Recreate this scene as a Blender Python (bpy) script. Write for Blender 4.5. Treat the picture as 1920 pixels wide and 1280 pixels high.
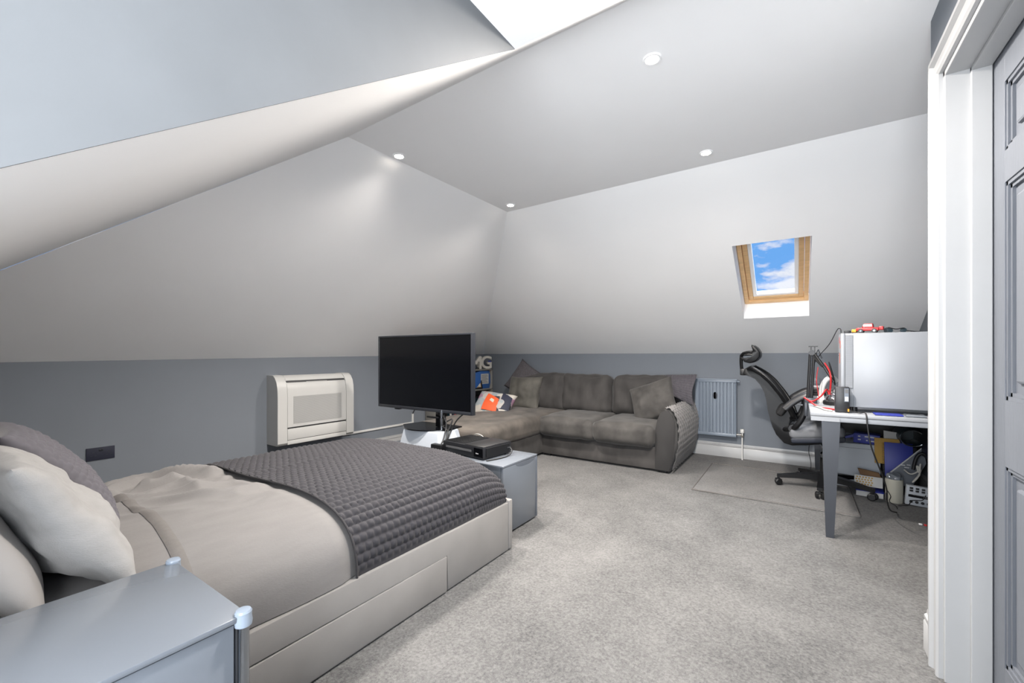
import bpy, bmesh, math, random
from mathutils import Vector, Matrix, noise as mnoise
random.seed(7)
scn = bpy.context.scene
for o in list(bpy.data.objects): bpy.data.objects.remove(o)
COL = scn.collection
R = math.radians

# ------------------------------------------------------------------ camera
EYE = 1.15
TH = math.atan(535/790.)
cam_d = bpy.data.cameras.new('camera'); cam = bpy.data.objects.new('camera', cam_d); COL.objects.link(cam)
cam_d.sensor_width = 36.0; cam_d.lens = 790/1920*36.0
cam_d.shift_y = 27/1920; cam_d.clip_start = 0.02
cam.location = (0, 0, EYE); cam.rotation_euler = (R(90), 0, TH)
scn.camera = cam

# ------------------------------------------------------------------ view
vs = scn.view_settings
vs.view_transform = 'Standard'; vs.look = 'None'; vs.gamma = 1.0; vs.use_curve_mapping = False
vs.exposure = 1.1
scn.cycles.max_bounces = 14; scn.cycles.diffuse_bounces = 9; scn.cycles.transparent_max_bounces = 12

# ------------------------------------------------------------------ sky
wd = bpy.data.worlds.new('sky'); scn.world = wd; wd.use_nodes = True
wn = wd.node_tree; wn.nodes.clear()
def wnode(t, **k):
    n = wn.nodes.new(t)
    for a, b in k.items(): setattr(n, a, b)
    return n
wo = wnode('ShaderNodeOutputWorld'); bg = wnode('ShaderNodeBackground')
tc = wnode('ShaderNodeTexCoord'); mp = wnode('ShaderNodeMapping'); mp.inputs['Scale'].default_value = (7.0, 7.0, 17.0)
mp.inputs['Location'].default_value = (1.3, 0.4, 0.35)
nz = wnode('ShaderNodeTexNoise'); nz.inputs['Scale'].default_value = 1.0; nz.inputs['Detail'].default_value = 7; nz.inputs['Roughness'].default_value = 0.55
cr = wnode('ShaderNodeValToRGB')
cr.color_ramp.elements[0].position = 0.49; cr.color_ramp.elements[0].color = (0.13, 0.34, 0.72, 1)
cr.color_ramp.elements[1].position = 0.57; cr.color_ramp.elements[1].color = (0.66, 0.69, 0.76, 1)
e = cr.color_ramp.elements.new(0.525); e.color = (0.42, 0.52, 0.74, 1)
wn.links.new(tc.outputs['Generated'], mp.inputs['Vector']); wn.links.new(mp.outputs[0], nz.inputs['Vector'])
wn.links.new(nz.outputs['Fac'], cr.inputs[0]); wn.links.new(cr.outputs[0], bg.inputs['Color'])
bg.inputs['Strength'].default_value = 0.62
wn.links.new(bg.outputs[0], wo.inputs['Surface'])

# ------------------------------------------------------------------ daylight at the two windows
def area(name, loc, rot, sx, sy, power, col):
    d = bpy.data.lights.new(name, 'AREA'); d.shape = 'RECTANGLE'; d.size = sx; d.size_y = sy
    d.energy = power; d.color = col
    o = bpy.data.objects.new(name, d); COL.objects.link(o); o.location = loc; o.rotation_euler = rot
    return o
DORMER_W = 72; SKYLIGHT_W = 120
area('dormer_daylight', (-0.23, -0.68, 1.26), (R(90), 0, 0), 1.14, 1.92, DORMER_W, (0.94, 0.97, 1.0))
area('skylight_daylight', (-0.17, 5.35, 3.55), (R(-28), 0, 0), 1.2, 1.2, SKYLIGHT_W, (0.92, 0.96, 1.0))

# ------------------------------------------------------------------ helpers
WL = {}
def T(x, y, z): return Matrix.Translation((x, y, z))
def RX(a): return Matrix.Rotation(R(a), 4, 'X')
def RY(a): return Matrix.Rotation(R(a), 4, 'Y')
def RZ(a): return Matrix.Rotation(R(a), 4, 'Z')
def sp(v, e): return math.copysign(abs(v)**e, v)
def tag(o, label=None, cat=None, group=None, kind=None):
    if label: o['label'] = label
    if cat: o['category'] = cat
    if group: o['group'] = group
    if kind: o['kind'] = kind
    return o
def thing(name, loc, label, cat, group=None):
    o = bpy.data.objects.new(name, None); COL.objects.link(o); o.location = loc
    o.empty_display_size = 0.05; WL[o] = Vector(loc)
    return tag(o, label, cat, group)
class B:
    """collects shapes in world coordinates; build() links them as one mesh object"""
    def __init__(s, M=None): s.bm = bmesh.new(); s.M = M or Matrix()
    def _add(s, vs, fs, M=None):
        m = s.M @ M if M is not None else s.M
        bv = [s.bm.verts.new(m @ Vector(v)) for v in vs]
        for f in fs:
            try: s.bm.faces.new([bv[i] for i in f])
            except ValueError: pass
        return bv
    def box(s, x0, x1, y0, y1, z0, z1, bev=0, M=None, seg=2):
        vs = [(x, y, z) for x in (x0, x1) for y in (y0, y1) for z in (z0, z1)]
        fs = [(0,1,3,2),(4,6,7,5),(0,4,5,1),(2,3,7,6),(0,2,6,4),(1,5,7,3)]
        bv = s._add(vs, fs, M)
        if bev:
            es = {e for v in bv for e in v.link_edges}
            bmesh.ops.bevel(s.bm, geom=list(es), offset=bev, segments=seg, affect='EDGES', profile=0.5)
        return s
    def poly(s, pts): s._add(pts, [tuple(range(len(pts)))]); return s
    def prism(s, pts, a, b, axis='y', M=None, bev=0):
        # pts 2-D: axis x -> (y,z); axis y -> (x,z); axis z -> (x,y)
        f = {'x': lambda p, t: (t, p[0], p[1]), 'y': lambda p, t: (p[0], t, p[1]), 'z': lambda p, t: (p[0], p[1], t)}[axis]
        n = len(pts)
        vs = [f(p, a) for p in pts] + [f(p, b) for p in pts]
        fs = [tuple(range(n))[::-1], tuple(range(n, 2*n))] + [(i, (i+1) % n, n+(i+1) % n, n+i) for i in range(n)]
        bv = s._add(vs, fs, M)
        if bev:
            es = {e for v in bv for e in v.link_edges}
            bmesh.ops.bevel(s.bm, geom=list(es), offset=bev, segments=2, affect='EDGES', profile=0.5)
        return s
    def tube(s, pts, r, n=8, closed=False, M=None, smooth=0, flat=1.0):
        pts = [Vector(p) for p in pts]
        if smooth: pts = spline(pts, smooth)
        rr = r if callable(r) else (lambda t: r)
        up = Vector((0.13, 0.29, 0.95)).normalized(); vs = []; fs = []; N = len(pts)
        prev = None
        for i, p in enumerate(pts):
            if closed: t = pts[(i+1) % N] - pts[i-1]
            else: t = pts[min(i+1, N-1)] - pts[max(i-1, 0)]
            t.normalize()
            a = prev if prev is not None else up
            x = a - t*a.dot(t)
            if x.length < 1e-4: x = Vector((1, 0, 0)) - t*t.x
            x.normalize(); prev = x; y = t.cross(x)
            q = rr(i/max(1, N-1))
            for k in range(n):
                an = 2*math.pi*k/n
                vs.append(p + x*math.cos(an)*q + y*math.sin(an)*q*flat)
        for i in range(N if closed else N-1):
            j = (i+1) % N
            for k in range(n):
                k2 = (k+1) % n
                fs.append((i*n+k, i*n+k2, j*n+k2, j*n+k))
        if not closed:
            fs.append(tuple(range(n))[::-1]); fs.append(tuple((N-1)*n+k for k in range(n)))
        s._add(vs, fs, M); return s
    def lathe(s, prof, n=24, M=None, cap=True):
        vs = []; fs = []
        for r, z in prof:
            for k in range(n):
                a = 2*math.pi*k/n; vs.append((r*math.cos(a), r*math.sin(a), z))
        for i in range(len(prof)-1):
            for k in range(n):
                k2 = (k+1) % n; fs.append((i*n+k, i*n+k2, (i+1)*n+k2, (i+1)*n+k))
        if cap:
            fs.append(tuple(range(n))[::-1]); fs.append(tuple((len(prof)-1)*n+k for k in range(n)))
        s._add(vs, fs, M); return s
    def grid(s, nu, nv, fn, M=None):
        vs = [fn(i/nu, j/nv) for i in range(nu+1) for j in range(nv+1)]
        fs = [(i*(nv+1)+j, (i+1)*(nv+1)+j, (i+1)*(nv+1)+j+1, i*(nv+1)+j+1) for i in range(nu) for j in range(nv)]
        s._add(vs, fs, M); return s
    def build(s, name, mt, parent=None, smooth=True, ang=35, recalc=True):
        bm = s.bm
        if recalc: bmesh.ops.recalc_face_normals(bm, faces=bm.faces[:])
        xs = [v.co for v in bm.verts]
        lo = Vector((min(v.x for v in xs), min(v.y for v in xs), min(v.z for v in xs)))
        hi = Vector((max(v.x for v in xs), max(v.y for v in xs), max(v.z for v in xs)))
        c = Vector(((lo.x+hi.x)/2, (lo.y+hi.y)/2, lo.z))
        for v in bm.verts: v.co -= c
        me = bpy.data.meshes.new(name); bm.to_mesh(me); bm.free()
        if smooth:
            me.polygons.foreach_set('use_smooth', [True]*len(me.polygons)); me.set_sharp_from_angle(angle=R(ang))
        for m in (mt if isinstance(mt, (list, tuple)) else [mt]): me.materials.append(m)
        o = bpy.data.objects.new(name, me); COL.objects.link(o)
        WL[o] = c
        if parent is not None:
            o.parent = parent; o.location = c - WL[parent]
        else: o.location = c
        return o
def spline(pts, k):
    out = []; n = len(pts)
    for i in range(n-1):
        p0 = pts[max(i-1, 0)]; p1 = pts[i]; p2 = pts[i+1]; p3 = pts[min(i+2, n-1)]
        for j in range(k):
            t = j/k; t2 = t*t; t3 = t2*t
            out.append(0.5*((2*p1)+(-p0+p2)*t+(2*p0-5*p1+4*p2-p3)*t2+(-p0+3*p1-3*p2+p3)*t3))
    out.append(pts[-1]); return out
def struct(b, name, mt, parent=None, smooth=False, **k):
    o = b.build(name, mt, parent, smooth=smooth, **k)
    if parent is None: o['kind'] = 'structure'
    return o
def nv(x, y, z, s=1.0): return mnoise.noise(Vector((x*s, y*s, z*s)))

# ------------------------------------------------------------------ materials
def lin(c): return tuple(((v/255)/12.92 if v/255 <= 0.04045 else ((v/255+0.055)/1.055)**2.4) for v in c)
KEEP = set('white_paint grey_paint cheek_paint gloss_white door_grey carpet mat_carpet duvet pillow pillow_plain waffle throw_waffle dimple cube_grey velvet_beige pc_white sofa sofa_seat chaise sofa_dark quilt cushion_velvet ac_white desk_top desk_edge rad white_plastic pedestal clear_plastic cushion_print'.split())
def mat(name, rgb, rough=0.6, metal=0.0, var=0.0, vs=6.0, bump=0.0, bs=200.0, spec=0.5, sheen=0.0, coat=0.0, detail=4, stretch=None, alt=None, bd=0.002):
    m = bpy.data.materials.new(name); m.use_nodes = True; nt = m.node_tree; p = nt.nodes['Principled BSDF']
    k_ = 1.0 if name in KEEP else 0.60
    c = tuple(q*k_ for q in lin(rgb)); p.inputs['Base Color'].default_value = (*c, 1)
    p.inputs['Roughness'].default_value = rough; p.inputs['Metallic'].default_value = metal
    p.inputs['Specular IOR Level'].default_value = spec
    if sheen: p.inputs['Sheen Weight'].default_value = sheen; p.inputs['Sheen Roughness'].default_value = 0.4
    if coat: p.inputs['Coat Weight'].default_value = coat
    tcn = nt.nodes.new('ShaderNodeTexCoord'); src = tcn.outputs['Object']
    if stretch:
        mpn = nt.nodes.new('ShaderNodeMapping'); mpn.inputs['Scale'].default_value = stretch
        nt.links.new(src, mpn.inputs[0]); src = mpn.outputs[0]
    n = nt.nodes.new('ShaderNodeTexNoise'); n.inputs['Scale'].default_value = vs; n.inputs['Detail'].default_value = detail
    nt.links.new(src, n.inputs['Vector'])
    v = max(var, 0.015)
    r = nt.nodes.new('ShaderNodeValToRGB'); r.color_ramp.elements[0].position = 0.3; r.color_ramp.elements[1].position = 0.7
    hi = lin(alt) if alt else tuple(min(1, q*(1+v)) for q in c); lo = c if alt else tuple(q*(1-v) for q in c)
    r.color_ramp.elements[0].color = (*lo, 1); r.color_ramp.elements[1].color = (*hi, 1)
    nt.links.new(n.outputs['Fac'], r.inputs[0]); nt.links.new(r.outputs[0], p.inputs['Base Color'])
    if bump:
        n2 = nt.nodes.new('ShaderNodeTexNoise'); n2.inputs['Scale'].default_value = bs; n2.inputs['Detail'].default_value = 3
        nt.links.new(src, n2.inputs['Vector'])
        bp = nt.nodes.new('ShaderNodeBump'); bp.inputs['Strength'].default_value = bump; bp.inputs['Distance'].default_value = bd
        nt.links.new(n2.outputs['Fac'], bp.inputs['Height']); nt.links.new(bp.outputs[0], p.inputs['Normal'])
    return m
def emit(name, rgb, st):
    m = bpy.data.materials.new(name); m.use_nodes = True; nt = m.node_tree; p = nt.nodes['Principled BSDF']
    p.inputs['Emission Color'].default_value = (*rgb, 1); p.inputs['Emission Strength'].default_value = st
    return m
def glass(name, tint=(1, 1, 1), refl=0.08):
    m = bpy.data.materials.new(name); m.use_nodes = True; nt = m.node_tree; nt.nodes.clear()
    o = nt.nodes.new('ShaderNodeOutputMaterial'); mx = nt.nodes.new('ShaderNodeMixShader')
    t = nt.nodes.new('ShaderNodeBsdfTransparent'); t.inputs[0].default_value = (*tint, 1)
    g = nt.nodes.new('ShaderNodeBsdfGlossy'); g.inputs['Roughness'].default_value = 0.03
    mx.inputs[0].default_value = refl*.5
    nt.links.new(t.outputs[0], mx.inputs[1]); nt.links.new(g.outputs[0], mx.inputs[2])
    nt.links.new(mx.outputs[0], o.inputs[0]); return m

M = {}
M['white_paint'] = mat('white_paint', (247, 247, 247), 0.85, var=0.012, vs=1.5, bump=0.08, bs=60)
M['grey_paint'] = mat('grey_paint', (109, 115, 123), 0.7, var=0.02, vs=3, bump=0.12, bs=90)
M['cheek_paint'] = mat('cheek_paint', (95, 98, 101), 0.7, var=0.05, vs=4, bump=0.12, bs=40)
M['gloss_white'] = mat('gloss_white', (154, 155, 156), 0.32, spec=0.5)
M['door_grey'] = mat('door_grey', (94, 98, 105), 0.42, var=0.04, vs=9, stretch=(10, 10, 1), bump=0.25, bs=30)
M['carpet'] = None
KEEP.add('pine')
M['pine'] = mat('pine', (216, 178, 130), 0.45, var=0.10, vs=5, stretch=(2, 12, 12))
KEEP.update({'upvc', 'pine', 'brass'})
M['upvc'] = mat('upvc', (240, 240, 240), 0.35)
M['pane'] = glass('pane')
M['velvet_beige'] = mat('velvet_beige', (119, 117, 115), 0.9, var=0.07, vs=5, sheen=0.08, bump=0.15, bs=500)
M['duvet'] = mat('duvet', (103, 101, 100), 0.9, var=0.05, vs=30, sheen=0.08, bump=0.35, bs=420, stretch=(1, 0.25, 1))
KEEP.add('hem')
M['hem'] = mat('hem', (92, 89, 87), 0.9, var=0.06, vs=60, bump=0.3, bs=400)
M['pillow'] = mat('pillow', (132, 131, 130), 0.9, var=0.05, vs=40, sheen=0.08, bump=0.3, bs=420, stretch=(1, 0.25, 1))
M['pillow_plain'] = mat('pillow_plain', (136, 133, 131), 0.9, var=0.02, bump=0.1, bs=300)
M['waffle'] = mat('waffle', (35, 34, 39), 0.85, var=0.06, vs=25, sheen=0.1, bump=0.15, bs=400)
M['throw_waffle'] = mat('throw_waffle', (108, 105, 111), 0.85, var=0.06, vs=25, sheen=0.1)
M['dimple'] = mat('dimple', (76, 74, 80), 0.85, var=0.06, vs=25, sheen=0.1)
M['waffle_hem'] = mat('waffle_hem', (52, 50, 53), 0.85, sheen=0.08)
M['cube_grey'] = mat('cube_grey', (96, 101, 108), 0.25, spec=0.5, coat=0.2)
M['cube_edge'] = mat('cube_edge', (120, 127, 138), 0.3, metal=0.3)
M['clear_plastic'] = mat('clear_plastic', (120, 130, 142), 0.2, coat=0.2)
M['chrome'] = mat('chrome', (205, 210, 216), 0.15, metal=1.0)
M['black_gloss'] = mat('black_gloss', (14, 15, 19), 0.12)
M['screen'] = mat('screen', (6, 7, 12), 0.16)
M['black_plastic'] = mat('black_plastic', (18, 19, 22), 0.45)
M['dark_plastic'] = mat('dark_plastic', (38, 39, 43), 0.4)
M['bezel'] = mat('bezel', (66, 69, 76), 0.35, metal=0.4)
M['white_plastic'] = mat('white_plastic', (200, 200, 198), 0.35)
M['ac_white'] = mat('ac_white', (180, 180, 178), 0.35)
M['ac_grille'] = mat('ac_grille', (205, 205, 203), 0.5)
M['ac_dark'] = mat('ac_dark', (60, 60, 62), 0.5)
M['pedestal'] = mat('pedestal', (190, 196, 204), 0.25)
M['sofa'] = mat('sofa', (52, 50, 49), 0.85, var=0.42, vs=7, detail=8, stretch=(1, 1, .5), sheen=0.12, bump=0.15, bs=350)
M['sofa_seat'] = mat('sofa_seat', (60, 58, 56), 0.85, var=0.45, vs=7, detail=8, sheen=0.15, bump=0.15, bs=350)
M['chaise'] = mat('chaise', (70, 65, 60), 0.85, var=0.5, vs=6, detail=8, sheen=0.12, bump=0.15, bs=350)
M['sofa_dark'] = mat('sofa_dark', (44, 43, 43), 0.85, var=0.10, vs=5, sheen=0.1)
M['quilt'] = mat('quilt', (130, 128, 127), 0.85, var=0.06, vs=8, sheen=0.12)
M['cushion_velvet'] = mat('cushion_velvet', (76, 74, 69), 0.85, var=0.35, vs=7, detail=8, sheen=0.12)
M['cushion_weave'] = mat('cushion_weave', (86, 82, 86), 0.9, var=0.35, vs=90, bump=0.6, bs=110, bd=0.006)
M['rad'] = mat('rad', (116, 126, 138), 0.35)
M['brass'] = mat('brass', (196, 190, 180), 0.25, metal=0.9)
M['chair_black'] = mat('chair_black', (20, 21, 24), 0.42, spec=0.35)
M['mesh_fabric'] = mat('mesh_fabric', (22, 23, 26), 0.8, bump=0.5, bs=300)
M['seat_grey'] = mat('seat_grey', (128, 131, 136), 0.85, bump=0.3, bs=300)
M['seat_navy'] = mat('seat_navy', (26, 34, 52), 0.6)
M['desk_top'] = mat('desk_top', (140, 143, 148), 0.35, var=0.02)
M['desk_edge'] = mat('desk_edge', (130, 134, 140), 0.4)
M['desk_leg'] = mat('desk_leg', (74, 78, 86), 0.35, metal=0.2)
M['pc_white'] = mat('pc_white', (134, 138, 144), 0.35)
M['pc_mesh'] = mat('pc_mesh', (146, 149, 154), 0.6)
M['red'] = mat('red', (205, 40, 44), 0.4); M['orange'] = mat('orange', (240, 96, 40), 0.6); M['yellow'] = mat('yellow', (236, 170, 40), 0.45)
M['blue'] = mat('blue', (40, 56, 170), 0.5); M['binder_blue'] = mat('binder_blue', (62, 116, 196), 0.45); M['navy'] = mat('navy', (36, 40, 62), 0.7)
M['print_white'] = mat('print_white', (235, 235, 238), 0.6)
M['paper'] = mat('paper', (228, 228, 226), 0.8); M['card'] = mat('card', (140, 108, 78), 0.85, var=0.08)
M['envelope'] = mat('envelope', (205, 164, 84), 0.8, var=0.04)
M['cream'] = mat('cream', (218, 215, 200), 0.45); M['grey_folder'] = mat('grey_folder', (112, 118, 128), 0.55)
M['box_white'] = mat('box_white', (208, 214, 222), 0.6, var=0.02); M['teal_dark'] = mat('teal_dark', (22, 44, 54), 0.35)
M['cable_black'] = mat('cable_black', (24, 25, 28), 0.5); M['cable_white'] = mat('cable_white', (225, 222, 214), 0.5); M['cable_grey'] = mat('cable_grey', (112, 112, 114), 0.5)
M['shelf'] = mat('shelf', (160, 158, 152), 0.55); M['letters'] = mat('letters', (226, 223, 214), 0.7, var=0.04, vs=20)
M['lamp'] = emit('lamp', (1.0, 0.90, 0.78), 30.0)
M['bag'] = mat('bag', (140, 146, 154), 0.2, coat=0.4)
# print of the throw cushion: loose patches of colour
def printed():
    m = mat('cushion_print', (220, 214, 206), 0.8); nt = m.node_tree; p = nt.nodes['Principled BSDF']
    tcn = nt.nodes.new('ShaderNodeTexCoord'); v = nt.nodes.new('ShaderNodeTexVoronoi'); v.inputs['Scale'].default_value = 9.0
    n = nt.nodes.new('ShaderNodeTexNoise'); n.inputs['Scale'].default_value = 8; mxn = nt.nodes.new('ShaderNodeVectorMath'); mxn.operation = 'MULTIPLY_ADD'
    nt.links.new(tcn.outputs['Object'], n.inputs['Vector']); nt.links.new(n.outputs['Color'], mxn.inputs[0]); mxn.inputs[1].default_value = (0.14, 0.14, 0.14)
    nt.links.new(tcn.outputs['Object'], mxn.inputs[2]); nt.links.new(mxn.outputs[0], v.inputs['Vector'])
    r = nt.nodes.new('ShaderNodeValToRGB'); r.color_ramp.interpolation = 'CONSTANT'
    els = [(0.0, (222, 216, 206)), (0.30, (196, 206, 212)), (0.55, (214, 208, 198)), (0.68, (180, 140, 165)), (0.76, (205, 200, 196)), (0.90, (70, 66, 76))]
    r.color_ramp.elements[0].color = (*[q*.55 for q in lin(els[0][1])], 1); r.color_ramp.elements[1].position = els[1][0]; r.color_ramp.elements[1].color = (*[q*.4 for q in lin(els[1][1])], 1)
    for ps, c in els[2:]:
        q = r.color_ramp.elements.new(ps); q.color = (*[w*.5 for w in lin(c)], 1)
    sx = nt.nodes.new('ShaderNodeSeparateColor'); nt.links.new(v.outputs['Color'], sx.inputs[0]); nt.links.new(sx.outputs[0], r.inputs[0])
    nt.links.new(r.outputs[0], p.inputs['Base Color']); return m
M['print'] = printed()
# carpet: twisted pile with brushed patches
def carpet(name, c0, c1):
    m = mat(name, c0, 0.95, sheen=0.1); nt = m.node_tree; p = nt.nodes['Principled BSDF']
    tcn = nt.nodes.new('ShaderNodeTexCoord')
    n1 = nt.nodes.new('ShaderNodeTexNoise'); n1.inputs['Scale'].default_value = 2.2; n1.inputs['Detail'].default_value = 6; n1.inputs['Roughness'].default_value = 0.65
    n2 = nt.nodes.new('ShaderNodeTexNoise'); n2.inputs['Scale'].default_value = 95; n2.inputs['Detail'].default_value = 4; n2.inputs['Roughness'].default_value = 0.7
    for n in (n1, n2): nt.links.new(tcn.outputs['Object'], n.inputs['Vector'])
    a = nt.nodes.new('ShaderNodeMath'); a.operation = 'MULTIPLY_ADD'; a.inputs[1].default_value = 0.42
    nt.links.new(n1.outputs['Fac'], a.inputs[0])
    b = nt.nodes.new('ShaderNodeMath'); b.operation = 'MULTIPLY'; b.inputs[1].default_value = 0.72; nt.links.new(n2.outputs['Fac'], b.inputs[0]); nt.links.new(b.outputs[0], a.inputs[2])
    r = nt.nodes.new('ShaderNodeValToRGB'); r.color_ramp.elements[0].position = 0.40; r.color_ramp.elements[1].position = 0.72
    r.color_ramp.elements[0].color = (*lin(c0), 1); r.color_ramp.elements[1].color = (*lin(c1), 1)
    nt.links.new(a.outputs[0], r.inputs[0]); nt.links.new(r.outputs[0], p.inputs['Base Color'])
    bp = nt.nodes.new('ShaderNodeBump'); bp.inputs['Strength'].default_value = 0.9; bp.inputs['Distance'].default_value = 0.008
    nt.links.new(n2.outputs['Fac'], bp.inputs['Height']); nt.links.new(bp.outputs[0], p.inputs['Normal'])
    return m
M['carpet'] = carpet('carpet', (54, 54, 54), (110, 109, 108))
M['mat_carpet'] = carpet('mat_carpet', (74, 74, 74), (114, 113, 112))

# ------------------------------------------------------------------ room shell
XL, YB, ZC = -4.20, 5.36, 2.45
XW, YW = 0.43, 2.27            # door wall and where it ends
XR = 0.88                      # wall of the desk recess
YD = -0.55                     # dormer front wall
KB = 1.18
C1 = (-2.17, 3.13, ZC); C2 = (-2.21, 1.525, ZC)
XC = -0.893                    # dormer cheek
struct(B().box(XL-.1, XR+.1, YD-.2, YB+.1, -.1, 0), 'floor', M['carpet'])
struct(B().prism([(-.45, 0), (YB+.05, 0), (YB+.05, 1.18), (YB, 1.18), (-.38, 1.10), (-.45, 1.10)], XL-.1, XL, 'x'), 'wall_left', M['grey_paint'])
struct(B().box(XL, XR+.1, YB, YB+.1, 0, KB+.01), 'wall_back', M['grey_paint'])
# left roof slope
b = B(); b.grid(10, 10, lambda u, v: tuple((Vector((XL, -.38+(YB+.38)*u, 1.10+.08*u-.002))*(1-v) + (Vector(C2)*(1-u)+Vector(C1)*u)*v)))
struct(b, 'ceiling_slope_left', M['white_paint'])
# near roof slope (left of the dormer) and the strip over the dormer mouth
b = B()
A0, A1, A2, A3 = Vector((XL, -.38, 1.10)), Vector((XC, -.323, 1.107)), Vector((XC, 1.515, 2.45)), Vector(C2)
b.grid(10, 10, lambda u, v: tuple((A0*(1-u)+A1*u)*(1-v)+(A3*(1-u)+A2*u)*v))
b.poly([(XC, 1.34, 2.322), (XW, 1.34, 2.322), (XW, 1.515, ZC), (XC, 1.515, ZC)])
struct(b, 'ceiling_slope_near', M['white_paint'])
# back roof slope round the skylight opening
SZ = lambda y: KB+(YB-y)*(ZC-KB)/(YB-3.12)
SX0, SX1, SY0, SY1 = -0.44, 0.09, 3.84, 4.76
def sl(x, y): return (x, y, SZ(y))
b = B()
b.poly([(XL, YB, KB), sl(SX0, YB), sl(SX0, 3.12), C1])
b.poly([sl(SX1, YB), sl(XR+.1, YB), sl(XR+.1, 3.12), sl(SX1, 3.12)])
b.poly([sl(SX0, YB), sl(SX1, YB), sl(SX1, SY1), sl(SX0, SY1)]); b.poly([sl(SX0, SY0), sl(SX1, SY0), sl(SX1, 3.12), sl(SX0, 3.12)])
NB = Vector((0, ZC-KB, YB-3.12)).normalized()
def off(x, y, w): return tuple(Vector(sl(x, y))+NB*w)
for (p, q) in (((SX0, SY0), (SX0, SY1)), ((SX0, SY1), (SX1, SY1)), ((SX1, SY1), (SX1, SY0)), ((SX1, SY0), (SX0, SY0))):
    b.poly([sl(*p), sl(*q), off(*q, .26), off(*p, .26)])
struct(b, 'ceiling_slope_back', M['white_paint'], recalc=False)
struct(B().poly([C1, (XR+.1, 3.12, ZC), (XR+.1, 1.5, ZC), (XW, 1.515, ZC), (XC, 1.515, ZC), C2]), 'ceiling', M['white_paint'], recalc=False)
struct(B().poly([(XC, 1.34, 2.322), (XW, 1.34, 2.322), (XW, YD, 2.322), (XC, YD, 2.322)]), 'ceiling_dormer', M['white_paint'], recalc=False)
struct(B().prism([(1.34, 2.322), (YD, 2.322), (YD, 0), (-.385, 0), (-.323, 1.107)], XC-.004, XC, 'x'), 'wall_dormer', M['cheek_paint'])
struct(B().box(XL, XC-.004, -.45, -.38, 0, 1.12), 'wall_near', M['grey_paint'])
# dormer front wall with its window opening, behind the camera
WX0, WX1, WZ0, WZ1 = -.80, .34, .30, 2.22
b = B(); b.box(XC-.1, WX0, YD-.12, YD, 0, 2.4); b.box(WX1, XW+.1, YD-.12, YD, 0, 2.4); b.box(WX0, WX1, YD-.12, YD, 0, WZ0); b.box(WX0, WX1, YD-.12, YD, WZ1, 2.4)
struct(b, 'wall_front', M['grey_paint'])
w2 = struct(B().box(WX0, WX0+.05, YD-.1, YD-.05, WZ0, WZ1).box(WX1-.05, WX1, YD-.1, YD-.05, WZ0, WZ1).box(WX0, WX1, YD-.1, YD-.05, WZ0, WZ0+.05).box(WX0, WX1, YD-.1, YD-.05, WZ1-.05, WZ1).box(-.255, -.205, YD-.1, YD-.05, WZ0, WZ1), 'window_2', M['upvc'])
B().box(WX0+.05, WX1-.05, YD-.078, YD-.072, WZ0+.05, WZ1-.05).build('pane', M['pane'], w2)
# door wall, opening y 1.29..2.106, head 2.16
DY0, DY1, DZ = 1.29, 2.106, 2.16
b = B(); b.box(XW, XW+.14, YD, DY0, 0, ZC); b.box(XW, XW+.14, DY1, YW, 0, ZC); b.box(XW, XW+.14, DY0, DY1, DZ, ZC); b.box(XW+.14, XR+.1, YW-.1, YW, 0, ZC)
struct(b, 'wall_right', M['grey_paint'])
struct(B().prism([(YW-.1, 0), (YB+.05, 0), (YB+.05, KB), (3.12, ZC), (YW-.1, ZC)], XR, XR+.1, 'x'), 'wall_recess', M['grey_paint'])
# door lining, stop and moulded architrave
b = B()
b.box(XW, XW+.14, DY1-.022, DY1, 0, DZ, .002); b.box(XW, XW+.14, DY0, DY0+.022, 0, DZ, .002); b.box(XW, XW+.14, DY0, DY1, DZ-.022, DZ, .002)
struct(b, 'trim_1', M['gloss_white'])
b = B()
b.box(XW+.062, XW+.112, DY1-.036, DY1-.022, 0, DZ-.022, .002); b.box(XW+.062, XW+.112, DY0+.022, DY0+.036, 0, DZ-.022, .002); b.box(XW+.062, XW+.112, DY0+.02, DY1-.02, DZ-.036, DZ-.022, .002)
struct(b, 'trim_2', M['gloss_white'])
prof = [(0, .0), (.0, .012), (.008, .018), (.02, .018), (.026, .012), (.052, .014), (.06, .026), (.074, .026), (.08, .02), (.08, 0)]   # across, thickness
def arch(bb, p0, p1, across):
    P0, P1, A = Vector(p0), Vector(p1), Vector(across)
    n = len(prof); vs = []
    for a, t in prof: vs.append(P0 + A*a + Vector((-t, 0, 0)) + (Vector((0, 0, a)) if False else Vector()))
    for a, t in prof: vs.append(P1 + A*a + Vector((-t, 0, 0)) + (P1-P0).normalized()*a)
    bb._add(vs, [(i, (i+1) % n, n+(i+1) % n, n+i) for i in range(n)] + [tuple(range(n)), tuple(range(n, 2*n))])
b = B(); arch(b, (XW, DY1-.004, 0), (XW, DY1-.004, DZ-.004), (0, 1, 0)); struct(b, 'trim_3', M['gloss_white'], smooth=True)
b = B(); arch(b, (XW, DY0-.05, DZ-.004), (XW, DY1-.004, DZ-.004), (0, 0, 1)); struct(b, 'trim_4', M['gloss_white'], smooth=True)
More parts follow.
